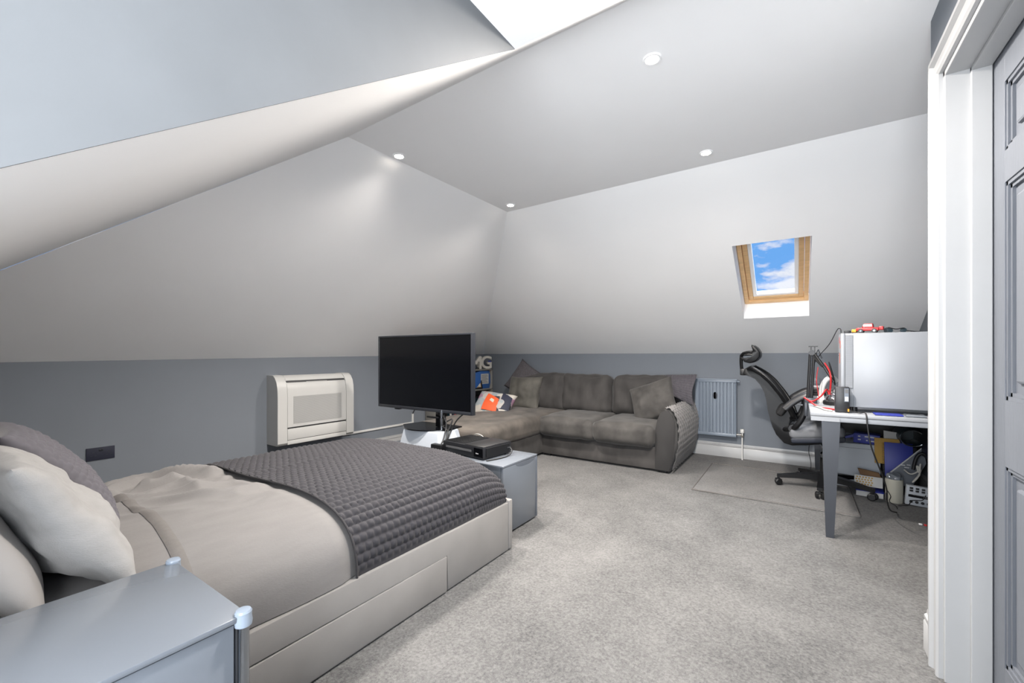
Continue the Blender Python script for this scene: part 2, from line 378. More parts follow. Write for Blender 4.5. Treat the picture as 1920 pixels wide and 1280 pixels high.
# six panel door, closed, set back in the lining
FX = XW+.115
door = bpy.data.objects.new('door_1', None); COL.objects.link(door); door.location = (FX, (DY0+DY1)/2, 0); WL[door] = Vector(door.location); door['kind'] = 'structure'
ys = [(DY0+.024, DY0+.125), (DY0+.365, DY0+.455), (DY1-.121, DY1-.024)]
zs = [(.01, .16), (.80, 1.01), (1.70, 1.80), (2.02, DZ-.03)]
b = B()
for (a, c) in ys: b.box(FX, FX+.036, a, c, .01, DZ-.026, .001)
for (a, c) in zs:
    for i in range(2): b.box(FX+.0003, FX+.036, ys[i][1]-.001, ys[i+1][0]+.001, a, c)
b.build('door_frame', M['door_grey'], door, smooth=False)
for i in range(2):
    for k in range(3):
        y0, y1, z0, z1 = ys[i][1], ys[i+1][0], zs[k][1], zs[k+1][0]
        b = B()
        for ins, x0 in ((0, 0.004), (.012, .010)):
            t = .012
            b.box(FX+x0, FX+.034, y0+ins, y0+ins+t, z0+ins, z1-ins); b.box(FX+x0, FX+.034, y1-ins-t, y1-ins, z0+ins, z1-ins)
            b.box(FX+x0, FX+.034, y0+ins, y1-ins, z0+ins, z0+ins+t); b.box(FX+x0, FX+.034, y0+ins, y1-ins, z1-ins-t, z1-ins)
        b.box(FX+.018, FX+.034, y0+.02, y1-.02, z0+.02, z1-.02)
        b.box(FX+.008, FX+.034, y0+.055, y1-.055, z0+.055, z1-.055, .008)
        b.build('door_panel', M['door_grey'], door, smooth=False)
# skirting boards
def skirt(name, a, c, nrm, h=.155, label=None):
    A, C, N = Vector(a), Vector(c), Vector(nrm)
    pr = [(0, 0), (.018, 0), (.018, h*.70), (.014, h*.74), (.017, h*.78), (.016, h*.86), (.009, h*.9), (.007, h), (0, h)]
    n = len(pr); vs = [A+N*p+Vector((0, 0, z)) for p, z in pr]+[C+N*p+Vector((0, 0, z)) for p, z in pr]
    bb = B(); bb._add(vs, [(i, (i+1) % n, n+(i+1) % n, n+i) for i in range(n)]+[tuple(range(n)), tuple(range(n, 2*n))])
    return struct(bb, name, M['gloss_white'], smooth=True)
skirt('baseboard_back', (XL, YB, 0), (XR, YB, 0), (0, -1, 0))
skirt('baseboard_left', (XL, -.38, 0), (XL, YB, 0), (1, 0, 0))
skirt('baseboard_right', (XW, DY1+.077, 0), (XW, YW+.018, 0), (-1, 0, 0))
skirt('baseboard_recess', (XR, YW, 0), (XR, YB, 0), (-1, 0, 0))

# ------------------------------------------------------------------ skylight (pine roof window)
win = bpy.data.objects.new('window_1', None); COL.objects.link(win); win.location = sl((SX0+SX1)/2, SY1); WL[win] = Vector(win.location); win['kind'] = 'structure'
ax = Vector((0, SY1-SY0, SZ(SY1)-SZ(SY0))); LEN = ax.length; ax.normalize()
WM = Matrix(((1, ax.x, NB.x, SX0), (0, ax.y, NB.y, SY0), (0, ax.z, NB.z, SZ(SY0)), (0, 0, 0, 1)))   # u across, v down the slope, w outwards
W = SX1-SX0
def ring(u0, u1, v0, v1, t, w0, w1, bev=.003):
    b = B(WM); b.box(u0, u0+t, v0, v1, w0, w1, bev); b.box(u1-t, u1, v0, v1, w0, w1, bev); b.box(u0+t, u1-t, v0, v0+t, w0, w1, bev); b.box(u0+t, u1-t, v1-t, v1, w0, w1, bev); return b
ring(.004, W-.004, .004, LEN-.004, .035, .17, .26).build('frame', M['pine'], win, smooth=False)
sash = ring(.042, W-.042, .042, LEN-.042, .038, .19, .25).build('sash', M['pine'], win, smooth=False)
ring(.0805, W-.0805, .0805, LEN-.0805, .030, .20, .245).build('glazing_bead', M['upvc'], sash, smooth=False)
B(WM).box(.10, W-.10, .10, LEN-.10, .222, .228).build('pane', M['pane'], sash, smooth=False)

# ------------------------------------------------------------------ downlights
DL = [(-.526, 1.871, 'nearest the door wall, over the open carpet'), (-2.144, 1.856, 'nearest the bed, beside the left slope'), (-2.046, 2.997, 'in the far left corner, above the television'), (-.483, 2.928, 'by the back slope, above the skylight')]
for (x, y, w), (pw_, sz_, bl_) in zip(DL, [(170, 178, .5), (135, 144, 1.0), (135, 148, 1.0), (100, 148, 1.0)]):
    t = thing('downlight', (x, y, ZC), 'round recessed ceiling spotlight '+w, 'light', 'ceiling spotlights')
    b = B(T(x, y, ZC)); b.lathe([(.027, -.003), (.029, -.006), (.037, -.006), (.040, -.001), (.040, .0), (.027, .0), (.027, -.003)], 28, cap=False); b.build('rim', M['white_paint'], t)
    B(T(x, y, ZC)).lathe([(.0265, -.001), (.0265, -.004), (.020, -.007)], 24).build('lamp', M['lamp'], t)
    d = bpy.data.lights.new('spot_light', 'SPOT'); d.energy = pw_; d.color = (1.0, .93, .86); d.spot_size = R(sz_); d.spot_blend = bl_; d.shadow_soft_size = .06
    o = bpy.data.objects.new('spot_light', d); COL.objects.link(o); o.parent = t; o.location = (0, 0, -.03)

# ------------------------------------------------------------------ soft shapes
def soft_box(hx, hy, hz, r, bulge=(0, 0, 0), res=10, nz=0.0, ns=4.0, seed=0.0):
    """rounded cushion box centred on the origin; bulge swells each pair of faces"""
    bm = bmesh.new(); bmesh.ops.create_cube(bm, size=2.0)
    bmesh.ops.subdivide_edges(bm, edges=bm.edges[:], cuts=res, use_grid_fill=True)
    H = Vector((hx, hy, hz)); vs = []
    for v in bm.verts:
        q = v.co
        s = Vector([sp(q[i], .8) for i in range(3)])
        p = Vector([s[i]*H[i] for i in range(3)])
        inn = Vector([max(-(H[i]-r), min(H[i]-r, p[i])) for i in range(3)])
        d = p-inn
        if d.length > 1e-6: p = inn + d.normalized()*r if d.length > r*.999 or True else p
        c = Vector([s[i] for i in range(3)])
        k = Vector(((1-c.y**2)*(1-c.z**2), (1-c.x**2)*(1-c.z**2), (1-c.x**2)*(1-c.y**2)))
        p += Vector([bulge[i]*k[i]*c[i] for i in range(3)])
        if nz:
            n = mnoise.noise_vector(Vector((p.x*ns+seed, p.y*ns, p.z*ns))); p += n*nz + mnoise.noise_vector(Vector((p.x*ns*3.1+seed, p.y*ns*2, p.z*ns*1.6+7)))*nz*.45
        vs.append(p)
    bm.verts.index_update(); fs = [[v.index for v in f.verts] for f in bm.faces]; bm.free()
    return vs, fs
def softpart(name, c, h, r, mt, parent, bulge=(0, 0, 0), res=10, nz=.006, ns=4, rot=None, seed=0.0):
    b = B(T(*c) @ (rot or Matrix())); vs, fs = soft_box(*h, r, bulge, res, nz, ns, seed); b._add(vs, fs)
    return b.build(name, mt, parent, ang=80)
def pillow_mesh(b, w, h, t, n=26, crease=0.012, seed=0.0, cs=5.0, pinch=.08, disp=None, M=None, sag=0.0):
    """two sided pillow, w across x, h along y, thick along z"""
    for sgn in (1, -1):
        def f(u, v):
            x = 2*u-1; y = 2*v-1
            k = max(0.0, (1-x*x)*(1-y*y))
            th = t/2*k**.38
            px = w/2*x*(1-pinch*(1-y*y)*abs(x)**3); py = h/2*y*(1-pinch*(1-x*x)*abs(y)**3)
            nn = mnoise.noise(Vector((px*cs+seed, py*cs, sgn*.3)))+.6*mnoise.noise(Vector((px*cs*2.3+seed, py*cs*2.3+4, sgn)))
            th += crease*nn*k**.35
            if disp: th += disp(px, py)*k**.3
            return (px, py - sag*(x*x)*0, sgn*max(th, .0) + (0.004 if k == 0 else 0)*0)
        b.grid(n, n, f, M)
    bmesh.ops.remove_doubles(b.bm, verts=b.bm.verts[:], dist=1e-4)
def pillow(name, M4, w, h, t, mt, label, cat='cushion', group=None, **k):
    b = B(M4); pillow_mesh(b, w, h, t, **k); o = b.build(name, mt, None, ang=90); tag(o, label, cat, group); return o
def basis(c, xa, ya):
    """matrix with x axis xa, y axis near ya, origin c"""
    x = Vector(xa).normalized(); y = Vector(ya); y = (y-x*y.dot(x)).normalized(); z = x.cross(y); c = Vector(c)
    return Matrix(((x.x, y.x, z.x, c.x), (x.y, y.y, z.y, c.y), (x.z, y.z, z.z, c.z), (0, 0, 0, 1)))
def cable(name, pts, r, mt, label, parent=None, n=6, sm=6, cat='cable'):
    o = B().tube(pts, r, n, smooth=sm).build(name, mt, parent, ang=80)
    if parent is None: tag(o, label, cat)
    return o

# ------------------------------------------------------------------ bed
BX0, BX1, BY0, BY1 = -2.93, -1.41, -.24, 2.075
bed = thing('bed', ((BX0+BX1)/2, 1.0, 0), 'low upholstered beige velvet bed frame with underbed drawers', 'bed')
RT = .285
B().prism([(BY0+.06, .184), (1.524, .184), (1.524, .008), (BY1-.03, .008), (BY1-.03, RT), (BY0+.06, RT)], BX1-.05, BX1, 'x', bev=.005).build('side_rail', M['velvet_beige'], bed)
B().box(BX0, BX0+.05, BY0+.06, BY1-.03, .008, RT, .006).build('side_rail', M['velvet_beige'], bed)
B().box(BX1-.05, BX1+.004, .46, 1.517, .008, .178, .005).build('drawer_front', M['velvet_beige'], bed)
B().box(BX1-.05, BX1+.004, BY0+.07, .452, .008, .178, .005).build('drawer_front', M['velvet_beige'], bed)
B().box(BX0, BX1+.002, BY1-.027, BY1+.012, .008, RT+.012, .008).build('footboard', M['velvet_beige'], bed)
B().box(BX0-.02, BX1+.02, BY0-.06, BY0+.03, .008, 1.02, .02).build('headboard', M['velvet_beige'], bed)
B().box(BX0+.05, BX1-.05, BY0+.03, BY1-.03, .10, .26).build('slat_base', M['velvet_beige'], bed)
softpart('mattress', ((BX0+BX1)/2, (BY0+BY1)/2+.01, .365), (.58, 1.00, .095), .09, M['pillow_plain'], bed, res=8, nz=0)
XM = (BX0+BX1)/2; HW = (BX1-BX0)/2
def bed_surf(phi, y, lift=0.0):
    """point on the made bed: phi 0 = near edge, pi = far edge"""
    e = .58
    a = HW-.035; hgt = .275
    t = max(0.0, (y-(BY1-.33))/.36); s = (max(0.0, 1-t**3.0))**(1/2.2)
    x = XM + a*sp(math.cos(phi), e)
    z = .262 + hgt*(abs(math.sin(phi))**e)*(.06+.94*s)
    z += .022*math.sin(phi)*math.sin((y-.2)*1.4)*s
    return Vector((x, y, z))
def surf_off(phi, y, d):
    p = bed_surf(phi, y); a = bed_surf(min(math.pi, phi+.02), y)-bed_surf(max(0, phi-.02), y); c = bed_surf(phi, y+.015)-bed_surf(phi, y-.015)
    n = c.cross(a)
    if n.length < 1e-9: return p
    n.normalize()
    if n.dot(p-Vector((XM, min(y, BY1-.30), .26))) < 0: n = -n
    return p+n*d
# arc-length table so that weave cells stay even
def arc(n=400):
    L = [0.0]; ph = [math.pi*i/n for i in range(n+1)]; pr = bed_surf(0, 1.0)
    for p in ph[1:]:
        q = bed_surf(p, 1.0); L.append(L[-1]+(q-pr).length); pr = q
    return ph, L
PH, AL = arc()
def phi_of(s):
    s *= AL[-1]; lo, hi = 0, len(AL)-1
    while hi-lo > 1:
        m = (lo+hi)//2
        if AL[m] <= s: lo = m
        else: hi = m
    return PH[lo]+(PH[hi]-PH[lo])*(s-AL[lo])/max(1e-9, AL[hi]-AL[lo])
def crumple(x, y):
    w = mnoise.noise(Vector((x*1.6, y*2.2, 3)))*.5
    r = 0
    for f, a in ((3.2, .45), (7.0, .40), (13, .22)): r += a*((1-abs(mnoise.noise(Vector((x*f+w*3, y*f*.55+w*2, 1.7))))*2.2)-.45)
    return r
def blanket_edge(s): return .96+.012*math.sin(s*9)+.12*max(0, .5-s)
def duvet_fn(u, v):
    y = -.20+1.62*u; s = .015+.97*v; p = phi_of(s)
    q = bed_surf(p, y)
    near = max(0, 1-abs(s-.62)/.36)*max(0, min(1, (y-.30)/.35))
    d = .018+.105*near*crumple(q.x, y)+.010*crumple(q.x*.7+3, y*.7)*max(0, min(1, s/.2))
    cut = max(0, min(1, (y-(blanket_edge(s)-.06))/.07)); d = d*(1-cut)+.004*cut
    hang = max(0, .10-s)/.10
    return surf_off(p, y, max(.003, d)+.010*hang*math.sin(y*9)*(1-cut))
duvet = B().grid(150, 130, duvet_fn).build('duvet', M['duvet'], None, ang=90)
tag(duvet, 'crumpled pale beige linen duvet spread over the bed', 'duvet')
# turned seam along the top of the duvet
b = B()
def seam(u, v):
    s = .07+.50*u; p = phi_of(s); y = .485+.03*math.sin((s-.16)*6)
    q = Vector(duvet_fn((y+.036*v+.20)/1.62, (s-.015)/.97)); return q+Vector((.002, 0, .0015+.004*abs(math.sin(v*math.pi))**.5))
b.grid(90, 4, seam); b.build('seam_band', M['hem'], duvet, ang=90)
# waffle blanket over the foot
CELL = .034
def waffle_fn(u, v):
    s = .012+.976*v; p = phi_of(s); y0 = blanket_edge(s); y1 = BY1-.035
    y = y0+(y1-y0)*u
    sm = s*AL[-1]
    # follow the foot curve so that rows stay evenly spaced
    yl = y+max(0, y-(BY1-.30))*.55
    row = math.floor(sm/CELL); fr = sm/CELL-row; fc = yl/CELL+.5*(row % 2)
    puff = abs(math.sin(math.pi*fr))**.7*(.15+.85*abs(math.sin(math.pi*fc))**.6)
    puff *= max(0, min(1, (s-.012)/.03, (.988-s)/.03))
    d = .020+.013*puff+.006*nv(s*5, y*4, 2)
    return surf_off(p, y, d)
bl = B().grid(300, 460, waffle_fn).build('waffle_blanket', M['waffle'], None, ang=90)
tag(bl, 'charcoal grey waffle blanket laid across the foot of the bed', 'blanket')
b = B(); pts = []
for i in range(70):
    s = .012+.976*i/69; p = phi_of(s); pts.append(surf_off(p, blanket_edge(s), .026))
b.tube(pts, .005, 6); b.build('hem', M['waffle_hem'], bl, ang=90)
# pillows at the head
def dimple(px, py):
    r = .5*(int(math.floor(py/.026)) % 2)
    return .009*(abs(math.sin(math.pi*py/.026))**.7*(abs(math.sin(math.pi*(px/.030+r)))**.7)-.4)
pillow('textured_cushion', basis((-2.27, .32, .715), (1, .0, 0), (0, -.27, .38)), .60, .47, .18, M['dimple'], 'grey dimpled bed cushion leaning behind the linen pillows', 'cushion', n=110, disp=dimple, crease=.006, seed=3)
pillow('linen_pillow', basis((-1.79, .250, .705), (1, .05, 0), (0, -.24, .40)), .64, .44, .16, M['pillow'], 'pale linen pillow propped in the middle, right of the dimpled cushion', 'pillow', n=54, crease=.030, seed=8, cs=7)
pillow('plain_pillow', basis((-1.80, .095, .725), (1, .02, 0), (0, -.20, .42)), .66, .48, .15, M['pillow_plain'], 'smooth white pillow nearest the camera behind the bedside cube', 'pillow', n=40, crease=.016, seed=15, cs=4)

# ------------------------------------------------------------------ bedside cube
NX0, NX1, NY0, NY1, NZ = -1.385, -.975, -.02, .43, .60
ns = thing('bedside_table', ((NX0+NX1)/2, (NY0+NY1)/2, 0), 'glossy pale grey bedside cube with clear plastic corner caps', 'bedside table')
B().box(NX0, NX1, NY0, NY1, NZ-.012, NZ, .002).build('top', M['cube_grey'], ns)
B().box(NX0+.012, NX1-.03, NY0+.012, NY1-.014, .03, NZ-.013).build('body', M['cube_grey'], ns)
B().box(NX1-.03, NX1-.006, NY0+.02, NY1-.024, .04, NZ-.016, .002).build('door', M['cube_grey'], ns)
B().box(NX0+.01, NX1-.03, NY1-.012, NY1-.004, .03, NZ-.013, .001).build('side_panel', M['cube_grey'], ns)
for x in (NX0+.006, NX1-.006):
    for y in (NY0+.006, NY1-.006):
        b = B(T(x, y, 0)); b.lathe([(.011, 0), (.011, NZ-.018)], 16); b.build('post', M['chrome'], ns)
        b = B(T(x, y, NZ-.026)); b.lathe([(.012, 0), (.0165, .002), (.0175, .012), (.016, .022), (.0165, .03), (.014, .034), (.009, .035)], 20); b.build('corner_cap', M['clear_plastic'], ns)

# ------------------------------------------------------------------ media cubes, television and console
CZ = .452
def cube_unit(x0, x1, label):
    y0, y1 = 2.165, 2.59
    t = thing('media_cube', ((x0+x1)/2, (y0+y1)/2, 0), label, 'cabinet', 'media cubes at the foot of the bed')
    B().box(x0, x1, y0, y1, CZ-.012, CZ, .002).build('top', M['cube_grey'], t)
    B().box(x0+.004, x1-.022, y0+.004, y1-.004, .012, CZ-.013).build('body', M['cube_grey'], t)
    d = B().box(x1-.02, x1-.002, y0+.006, y1-.02, .014, CZ-.014, .002).build('door', M['cube_grey'], t)
    # arched finger pull at the top of the door
    b = B(); n = 14; cy = y0+.27
    pts = [(cy+.12*math.cos(math.pi*i/n), CZ-.016-.028*math.sin(math.pi*i/n)) for i in range(n+1)]
    b.prism(pts, x1-.0035, x1-.001, 'x'); b.build('finger_pull', M['cube_edge'], d)
    B().box(x1-.016, x1, y1-.017, y1, .012, CZ-.002, .003).build('edge_strip', M['cube_edge'], t)
cube_unit(-2.06, -1.535, 'glossy grey media cube under the game console at the bed foot')
cube_unit(-2.72, -2.07, 'glossy grey media cube under the white television riser')
b = B(); c = (-2.42, 2.42); z0, z1 = CZ+.001, .572
def frus(bb, hx0, hy0, hx1, hy1):
    vs = [(c[0]+sx*hx0, c[1]+sy*hy0, z0) for sx, sy in ((-1,-1),(1,-1),(1,1),(-1,1))]+[(c[0]+sx*hx1, c[1]+sy*hy1, z1) for sx, sy in ((-1,-1),(1,-1),(1,1),(-1,1))]
    bv = bb._add(vs, [(0,1,2,3),(4,5,6,7),(0,1,5,4),(1,2,6,5),(2,3,7,6),(3,0,4,7)])
    bmesh.ops.bevel(bb.bm, geom=list({e for v in bv for e in v.link_edges}), offset=.006, segments=3, affect='EDGES')
frus(b, .215, .135, .19, .115)
tag(b.build('television_riser', M['pedestal'], None), 'white tapered plastic riser under the black television stand', 'riser')
tv = thing('television', (-2.38, 2.45, z1), 'large flat black screen television on a black glass stand', 'television')
TX0, TX1, TZ0, TZ1, TY = -3.09, -2.012, .702, 1.324, 2.45
b = B(); bw = .014
b.box(TX0, TX0+bw, TY-.012, TY+.03, TZ0, TZ1, .003); b.box(TX1-bw, TX1, TY-.012, TY+.03, TZ0, TZ1, .003); b.box(TX0+bw, TX1-bw, TY-.012, TY+.03, TZ1-bw, TZ1, .003); b.box(TX0+bw, TX1-bw, TY-.014, TY+.03, TZ0, TZ0+.024, .003)
b.build('bezel', M['bezel'], tv)
B().box(TX0+bw, TX1-bw, TY-.006, TY+.0, TZ0+.024, TZ1-bw).build('screen', M['screen'], tv)
B().box(TX0+.02, TX1-.02, TY+.001, TY+.055, TZ0+.01, TZ1-.02, .01).build('back_cover', M['black_plastic'], tv)
B().box(-2.40, -2.33, TY+.0, TY+.05, z1+.012, 1.10, .006).build('stand_column', M['black_gloss'], tv)
B().lathe([(.012, z1+.010), (.012, TZ0+.02)], 16, T(-2.322, TY-.01, 0)).build('stand_tube', M['chrome'], tv)
# bow fronted glass foot
pts = [(-2.72, 2.40)]+[(-2.72+.5*i/16, 2.40-.14*math.sin(math.pi*i/16)) for i in range(1, 16)]+[(-2.22, 2.40), (-2.25, 2.60), (-2.69, 2.60)]
B().prism(pts, z1+.001, z1+.010, 'z').build('glass_foot', M['black_gloss'], tv)
b = B(); b.box(-2.47, -2.35, TY-.03, TY-.012, .655, .668, .004); b.build('cable_clip', M['black_plastic'], tv)
B().box(-2.90, -2.84, TY+.01, TY+.04, TZ0-.014, TZ0+.001, .002).build('sensor', M['dark_plastic'], tv)
# game console
gc = thing('game_console', (-1.90, 2.36, CZ+.004), 'flat black game console lying on the media cube', 'game console')
GM = T(-1.885, 2.375, CZ+.007) @ RZ(-6)
B(GM).box(-.235, .17, -.145, .145, 0, .078, .004).build('body', M['dark_plastic'], gc)
B(GM).box(-.01, .168, -.143, .143, .0785, .081, .001).build('top_panel', M['black_plastic'], gc)
b = B(GM)
for i in range(13): b.box(-.225+.0155*i, -.217+.0155*i, -.13, .13, .0782, .0815, 0)
b.build('vent_slats', M['black_plastic'], gc)
B(GM).box(-.20, .06, -.1475, -.1452, .036, .050).build('disc_slot', M['cable_grey'], gc)
B(GM).box(.085, .165, -.147, -.1452, .008, .07).build('front_panel', M['black_gloss'], gc)
B(GM).box(.104, .112, -.1482, -.1472, .030, .038).box(.116, .128, -.1482, -.1472, .031, .036).build('logo_mark', M['print_white'], gc)
B(GM).box(.171, .176, -.12, .12, .01, .07).build('side_vent', M['black_plastic'], gc)
B(GM).box(.171, .182, .09, .125, .035, .05).build('usb_plug', M['chrome'], gc)
for sx in (-.2, .14):
    for sy in (-.11, .11): B(GM).lathe([(.012, -.006), (.012, .0005)], 10, T(sx, sy, 0)).build('foot', M['black_plastic'], gc)
cable('console_cable', [(-1.70, 2.47, CZ+.05), (-1.665, 2.46, CZ+.03), (-1.66, 2.40, CZ+.006), (-1.67, 2.30, CZ+.005), (-1.70, 2.21, CZ+.005)], .004, M['cable_black'], 'short black lead on the near edge of the media cube')
# cables from television to console
ck = [((-2.10, 2.47, .72), (-2.16, 2.44, .66), (-2.20, 2.42, .58), (-2.19, 2.36, .50), (-2.17, 2.33, .462)),
      ((-2.31, 2.46, .66), (-2.24, 2.40, .655), (-2.22, 2.38, .60), (-2.20, 2.33, .52), (-2.20, 2.27, .462)),
      ((-2.31, 2.46, .60), (-2.26, 2.39, .605), (-2.20, 2.38, .575), (-2.18, 2.33, .51), (-2.165, 2.27, .462)),
      ((-2.32, 2.46, .69), (-2.25, 2.41, .645), (-2.20, 2.43, .66), (-2.205, 2.38, .56), (-2.15, 2.30, .462))]
cl = ['dark cable hanging from the lower right corner of the television', 'black cable looping from the stand column, left of the bundle', 'black cable running low beside the white riser', 'black cable looping high beside the stand column']
for p, l in zip(ck, cl): cable('television_cable', p, .0055, M['cable_black'], l)
cable('white_cable', [(-2.12, 2.60, CZ+.006), (-2.10, 2.58, .53), (-2.03, 2.57, .535), (-1.985, 2.58, .49), (-1.98, 2.60, CZ+.006)], .004, M['cable_white'], 'thin pale cable arching up behind the game console')
cable('cable_bundle', [(-2.20, 2.27, .462), (-2.16, 2.34, .475), (-2.10, 2.47, .50), (-2.02, 2.56, .49), (-1.93, 2.57, .465)], .008, M['cable_grey'], 'grey cables curving round the back of the game console')
B().box(-2.24, -2.135, 2.235, 2.285, CZ+.001, CZ+.05, .006).build('power_brick', M['black_plastic'], None)
tag(bpy.data.objects['power_brick'], 'small black power brick on the cube beside the riser', 'power supply')

# ------------------------------------------------------------------ air conditioner, trunking, socket on the left wall
ac = thing('air_conditioner', (XL, 2.43, .31), 'white floor console air conditioner mounted on the grey wall', 'air conditioner')
AY0, AY1, AZ0, AZ1 = 2.02, 2.83, .305, .965; AX = XL+.205
def acprof(g=0.0): # side profile (x from wall, z)
    return [(0, AZ0+g), (.185+g*0, AZ0+g), (.203-g, AZ0+.02), (.203-g, AZ1-.20), (.198-g, AZ1-.13), (.182-g, AZ1-.07), (.150-g, AZ1-.025), (.118, AZ1-.004-g), (.10, AZ1-g), (0, AZ1-g)]
B().prism([(XL+.001+x, z) for x, z in acprof(.012)], AY0+.085, AY1-.085, 'y').build('core', M['ac_dark'], ac, ang=30)
B().prism([(XL+.001+x, z) for x, z in acprof()], AY0, AY0+.09, 'y').build('end_cheek', M['ac_white'], ac, ang=40)
B().prism([(XL+.001+x, z) for x, z in acprof()], AY1-.09, AY1, 'y').build('end_cheek', M['ac_white'], ac, ang=40)
y0, y1 = AY0+.093, AY1-.093
fp = [(.19, AZ0+.165), (.203, AZ0+.165), (.203, AZ1-.20), (.198, AZ1-.135), (.185, AZ1-.085), (.165, AZ1-.065), (.15, AZ1-.075), (.17, AZ1-.14), (.185, AZ1-.20)]
fpn = B().prism([(XL+x, z) for x, z in fp], y0, y1, 'y').build('front_panel', M['ac_white'], ac, ang=40)
b = B()
for i in range(39):
    z = AZ0+.195+i*.0068
    b.box(AX-.003, AX+.0008, y0+.055, y1-.055, z, z+.0042)
b.build('grille', M['ac_grille'], fpn, smooth=False)
B().box(XL+.150, AX-.0005, y0, y1, AZ0+.045, AZ0+.150, .003).build('lower_panel', M['ac_white'], ac)
B().box(XL+.150, AX-.003, y0, y1, AZ0+.001, AZ0+.040, .002).build('plinth', M['ac_white'], ac)
b = B(); b.prism([(XL+.10, AZ1-.001), (XL+.118, AZ1-.002), (XL+.158, AZ1-.035), (XL+.166, AZ1-.052), (XL+.158, AZ1-.052), (XL+.11, AZ1-.02), (XL+.10, AZ1-.012)], y0, y1, 'y'); b.build('louvre', M['ac_white'], ac, ang=40)
B().box(XL+.158, XL+.176, y0+.20, y0+.42, AZ1-.074, AZ1-.066).build('display_strip', M['ac_grille'], ac)
b = B(); b.box(XL, XL+.016, AY1, 3.87, .262, .285, .002); b.box(XL, XL+.016, 3.845, 3.87, .285, .39, .002)
tag(b.build('cable_trunking', M['white_plastic'], None), 'white plastic cable trunking running along the wall from the air conditioner', 'trunking')
cable('wall_cable', [(XL+.01, 3.857, .39), (XL+.02, 3.88, .44), (XL+.05, 3.90, .50), (XL+.06, 3.95, .60)], .007, M['cable_black'], 'short black cable rising from the end of the white trunking')
so = thing('wall_socket', (XL, .86, .405), 'dark double power socket on the grey wall beside the bed', 'socket')
SY_, SZ_ = .784, .397
B().box(XL, XL+.008, SY_, SY_+.152, SZ_, SZ_+.090, .002).build('plate', M['navy'], so)
for k in range(2):
    yy = SY_+.035+k*.082
    b = B(); b.box(XL+.008, XL+.0088, yy-.004, yy+.008, SZ_+.052, SZ_+.057); b.box(XL+.008, XL+.0088, yy-.012, yy-.002, SZ_+.030, SZ_+.034); b.box(XL+.008, XL+.0088, yy+.010, yy+.020, SZ_+.030, SZ_+.034); b.build('pin_slots', M['bezel'], so)
    B().box(XL+.008, XL+.0105, SY_+.066+k*.013, SY_+.076+k*.013, SZ_+.062, SZ_+.078, .001).build('rocker_switch', M['bezel'], so)

# ------------------------------------------------------------------ sofa with chaise
SFX0, SFX1 = -3.36, -.985
SF = 4.22; SBK = 5.30
sofa = thing('corner_sofa', (-2.1, 4.6, 0), 'dark grey velvet corner sofa with chaise below the back slope', 'sofa')
b = B(); vs, fs = soft_box(.70, .50, .115, .02, res=6); b._add(vs, fs, T(-1.80, SF+.53, .135)); b.build('base', M['sofa'], sofa, ang=60)
b = B(); vs, fs = soft_box(.45, 1.06, .115, .02, res=6); b._add(vs, fs, T(-2.905, 4.17, .135)); b.build('chaise_base', M['sofa'], sofa, ang=60)
softpart('chaise_cushion', (-2.90, 4.04, .35), (.47, 1.02, .105), .075, M['chaise'], sofa, (0, 0, .035), 16, .010, 4, seed=2)
softpart('seat_cushion', (-2.135, SF+.36, .35), (.345, .42, .11), .07, M['sofa_seat'], sofa, (0, .02, .03), 14, .010, 5, seed=4)
softpart('seat_cushion', (-1.485, SF+.36, .35), (.325, .42, .11), .07, M['sofa_seat'], sofa, (0, .02, .025), 14, .010, 5, seed=7)
b = B(); b.box(SFX0, -1.16, SBK-.24, SBK, .02, .76, .06, seg=3); b.build('back_frame', M['sofa'], sofa, ang=60)
for x, w, z, sd in ((-2.86, .39, .66, 1), (-2.21, .345, .665, 5), (-1.53, .34, .675, 9)):
    softpart('back_cushion', (x, SBK-.30, z), (w, .13, .245), .085, M['sofa'], sofa, (0, .05, .01), 22, .024, 5, RX(-9), seed=sd)
# scroll arm: front facing panel and quilted outer side
apts = [(-1.168, .022), (-1.166, .20), (-1.162, .42), (-1.148, .515), (-1.118, .585), (-1.075, .622), (-1.035, .615), (-1.0, .575), (-.978, .51), (-.968, .42), (-.972, .30), (-.994, .16), (-1.028, .022)]
B().prism(apts, SF+.035, SBK, 'y').build('arm', M['sofa'], sofa, ang=50)
ins = lambda f: [(-1.078+(x+1.078)*f, .30+(z-.30)*f) for x, z in apts]
B().prism(ins(.985), SF+.018, SF+.036, 'y', bev=.006).build('arm_front', M['sofa_dark'], sofa, ang=50)
oc = [Vector((x, 0, z)) for x, z in [(-1.075, .626), (-1.035, .62), (-1.0, .58), (-.974, .51), (-.963, .42), (-.967, .30), (-.990, .16), (-1.024, .03)]]
oc = spline(oc, 8)
def quilt(u, v):
    i = u*(len(oc)-1); k = min(int(i), len(oc)-2); p = oc[k].lerp(oc[k+1], i-k); y = SF+.045+(SBK-SF-.05)*v
    L = u*.70; a, c = (L+y)/.088, (L-y)/.088
    d = .016*min(abs(math.sin(math.pi*a)), abs(math.sin(math.pi*c)))**.5
    t = (oc[k+1]-oc[k]).normalized(); n = Vector((-t.z, 0, t.x));
    if n.x < 0 and n.z < 0: n = -n
    if n.x < -.3: n = -n
    return (p.x+n.x*(d+.004), y, p.z+n.z*(d+.004))
B().grid(70, 110, quilt).build('quilted_side', M['quilt'], sofa, ang=90)
for x, y in ((-1.10, SF+.09), (-2.40, SF+.09), (-3.28, 3.18), (-1.1, SBK-.08), (-3.28, SBK-.08)): B().box(x-.04, x+.04, y-.04, y+.04, 0, .03, .004).build('foot', M['black_plastic'], sofa)
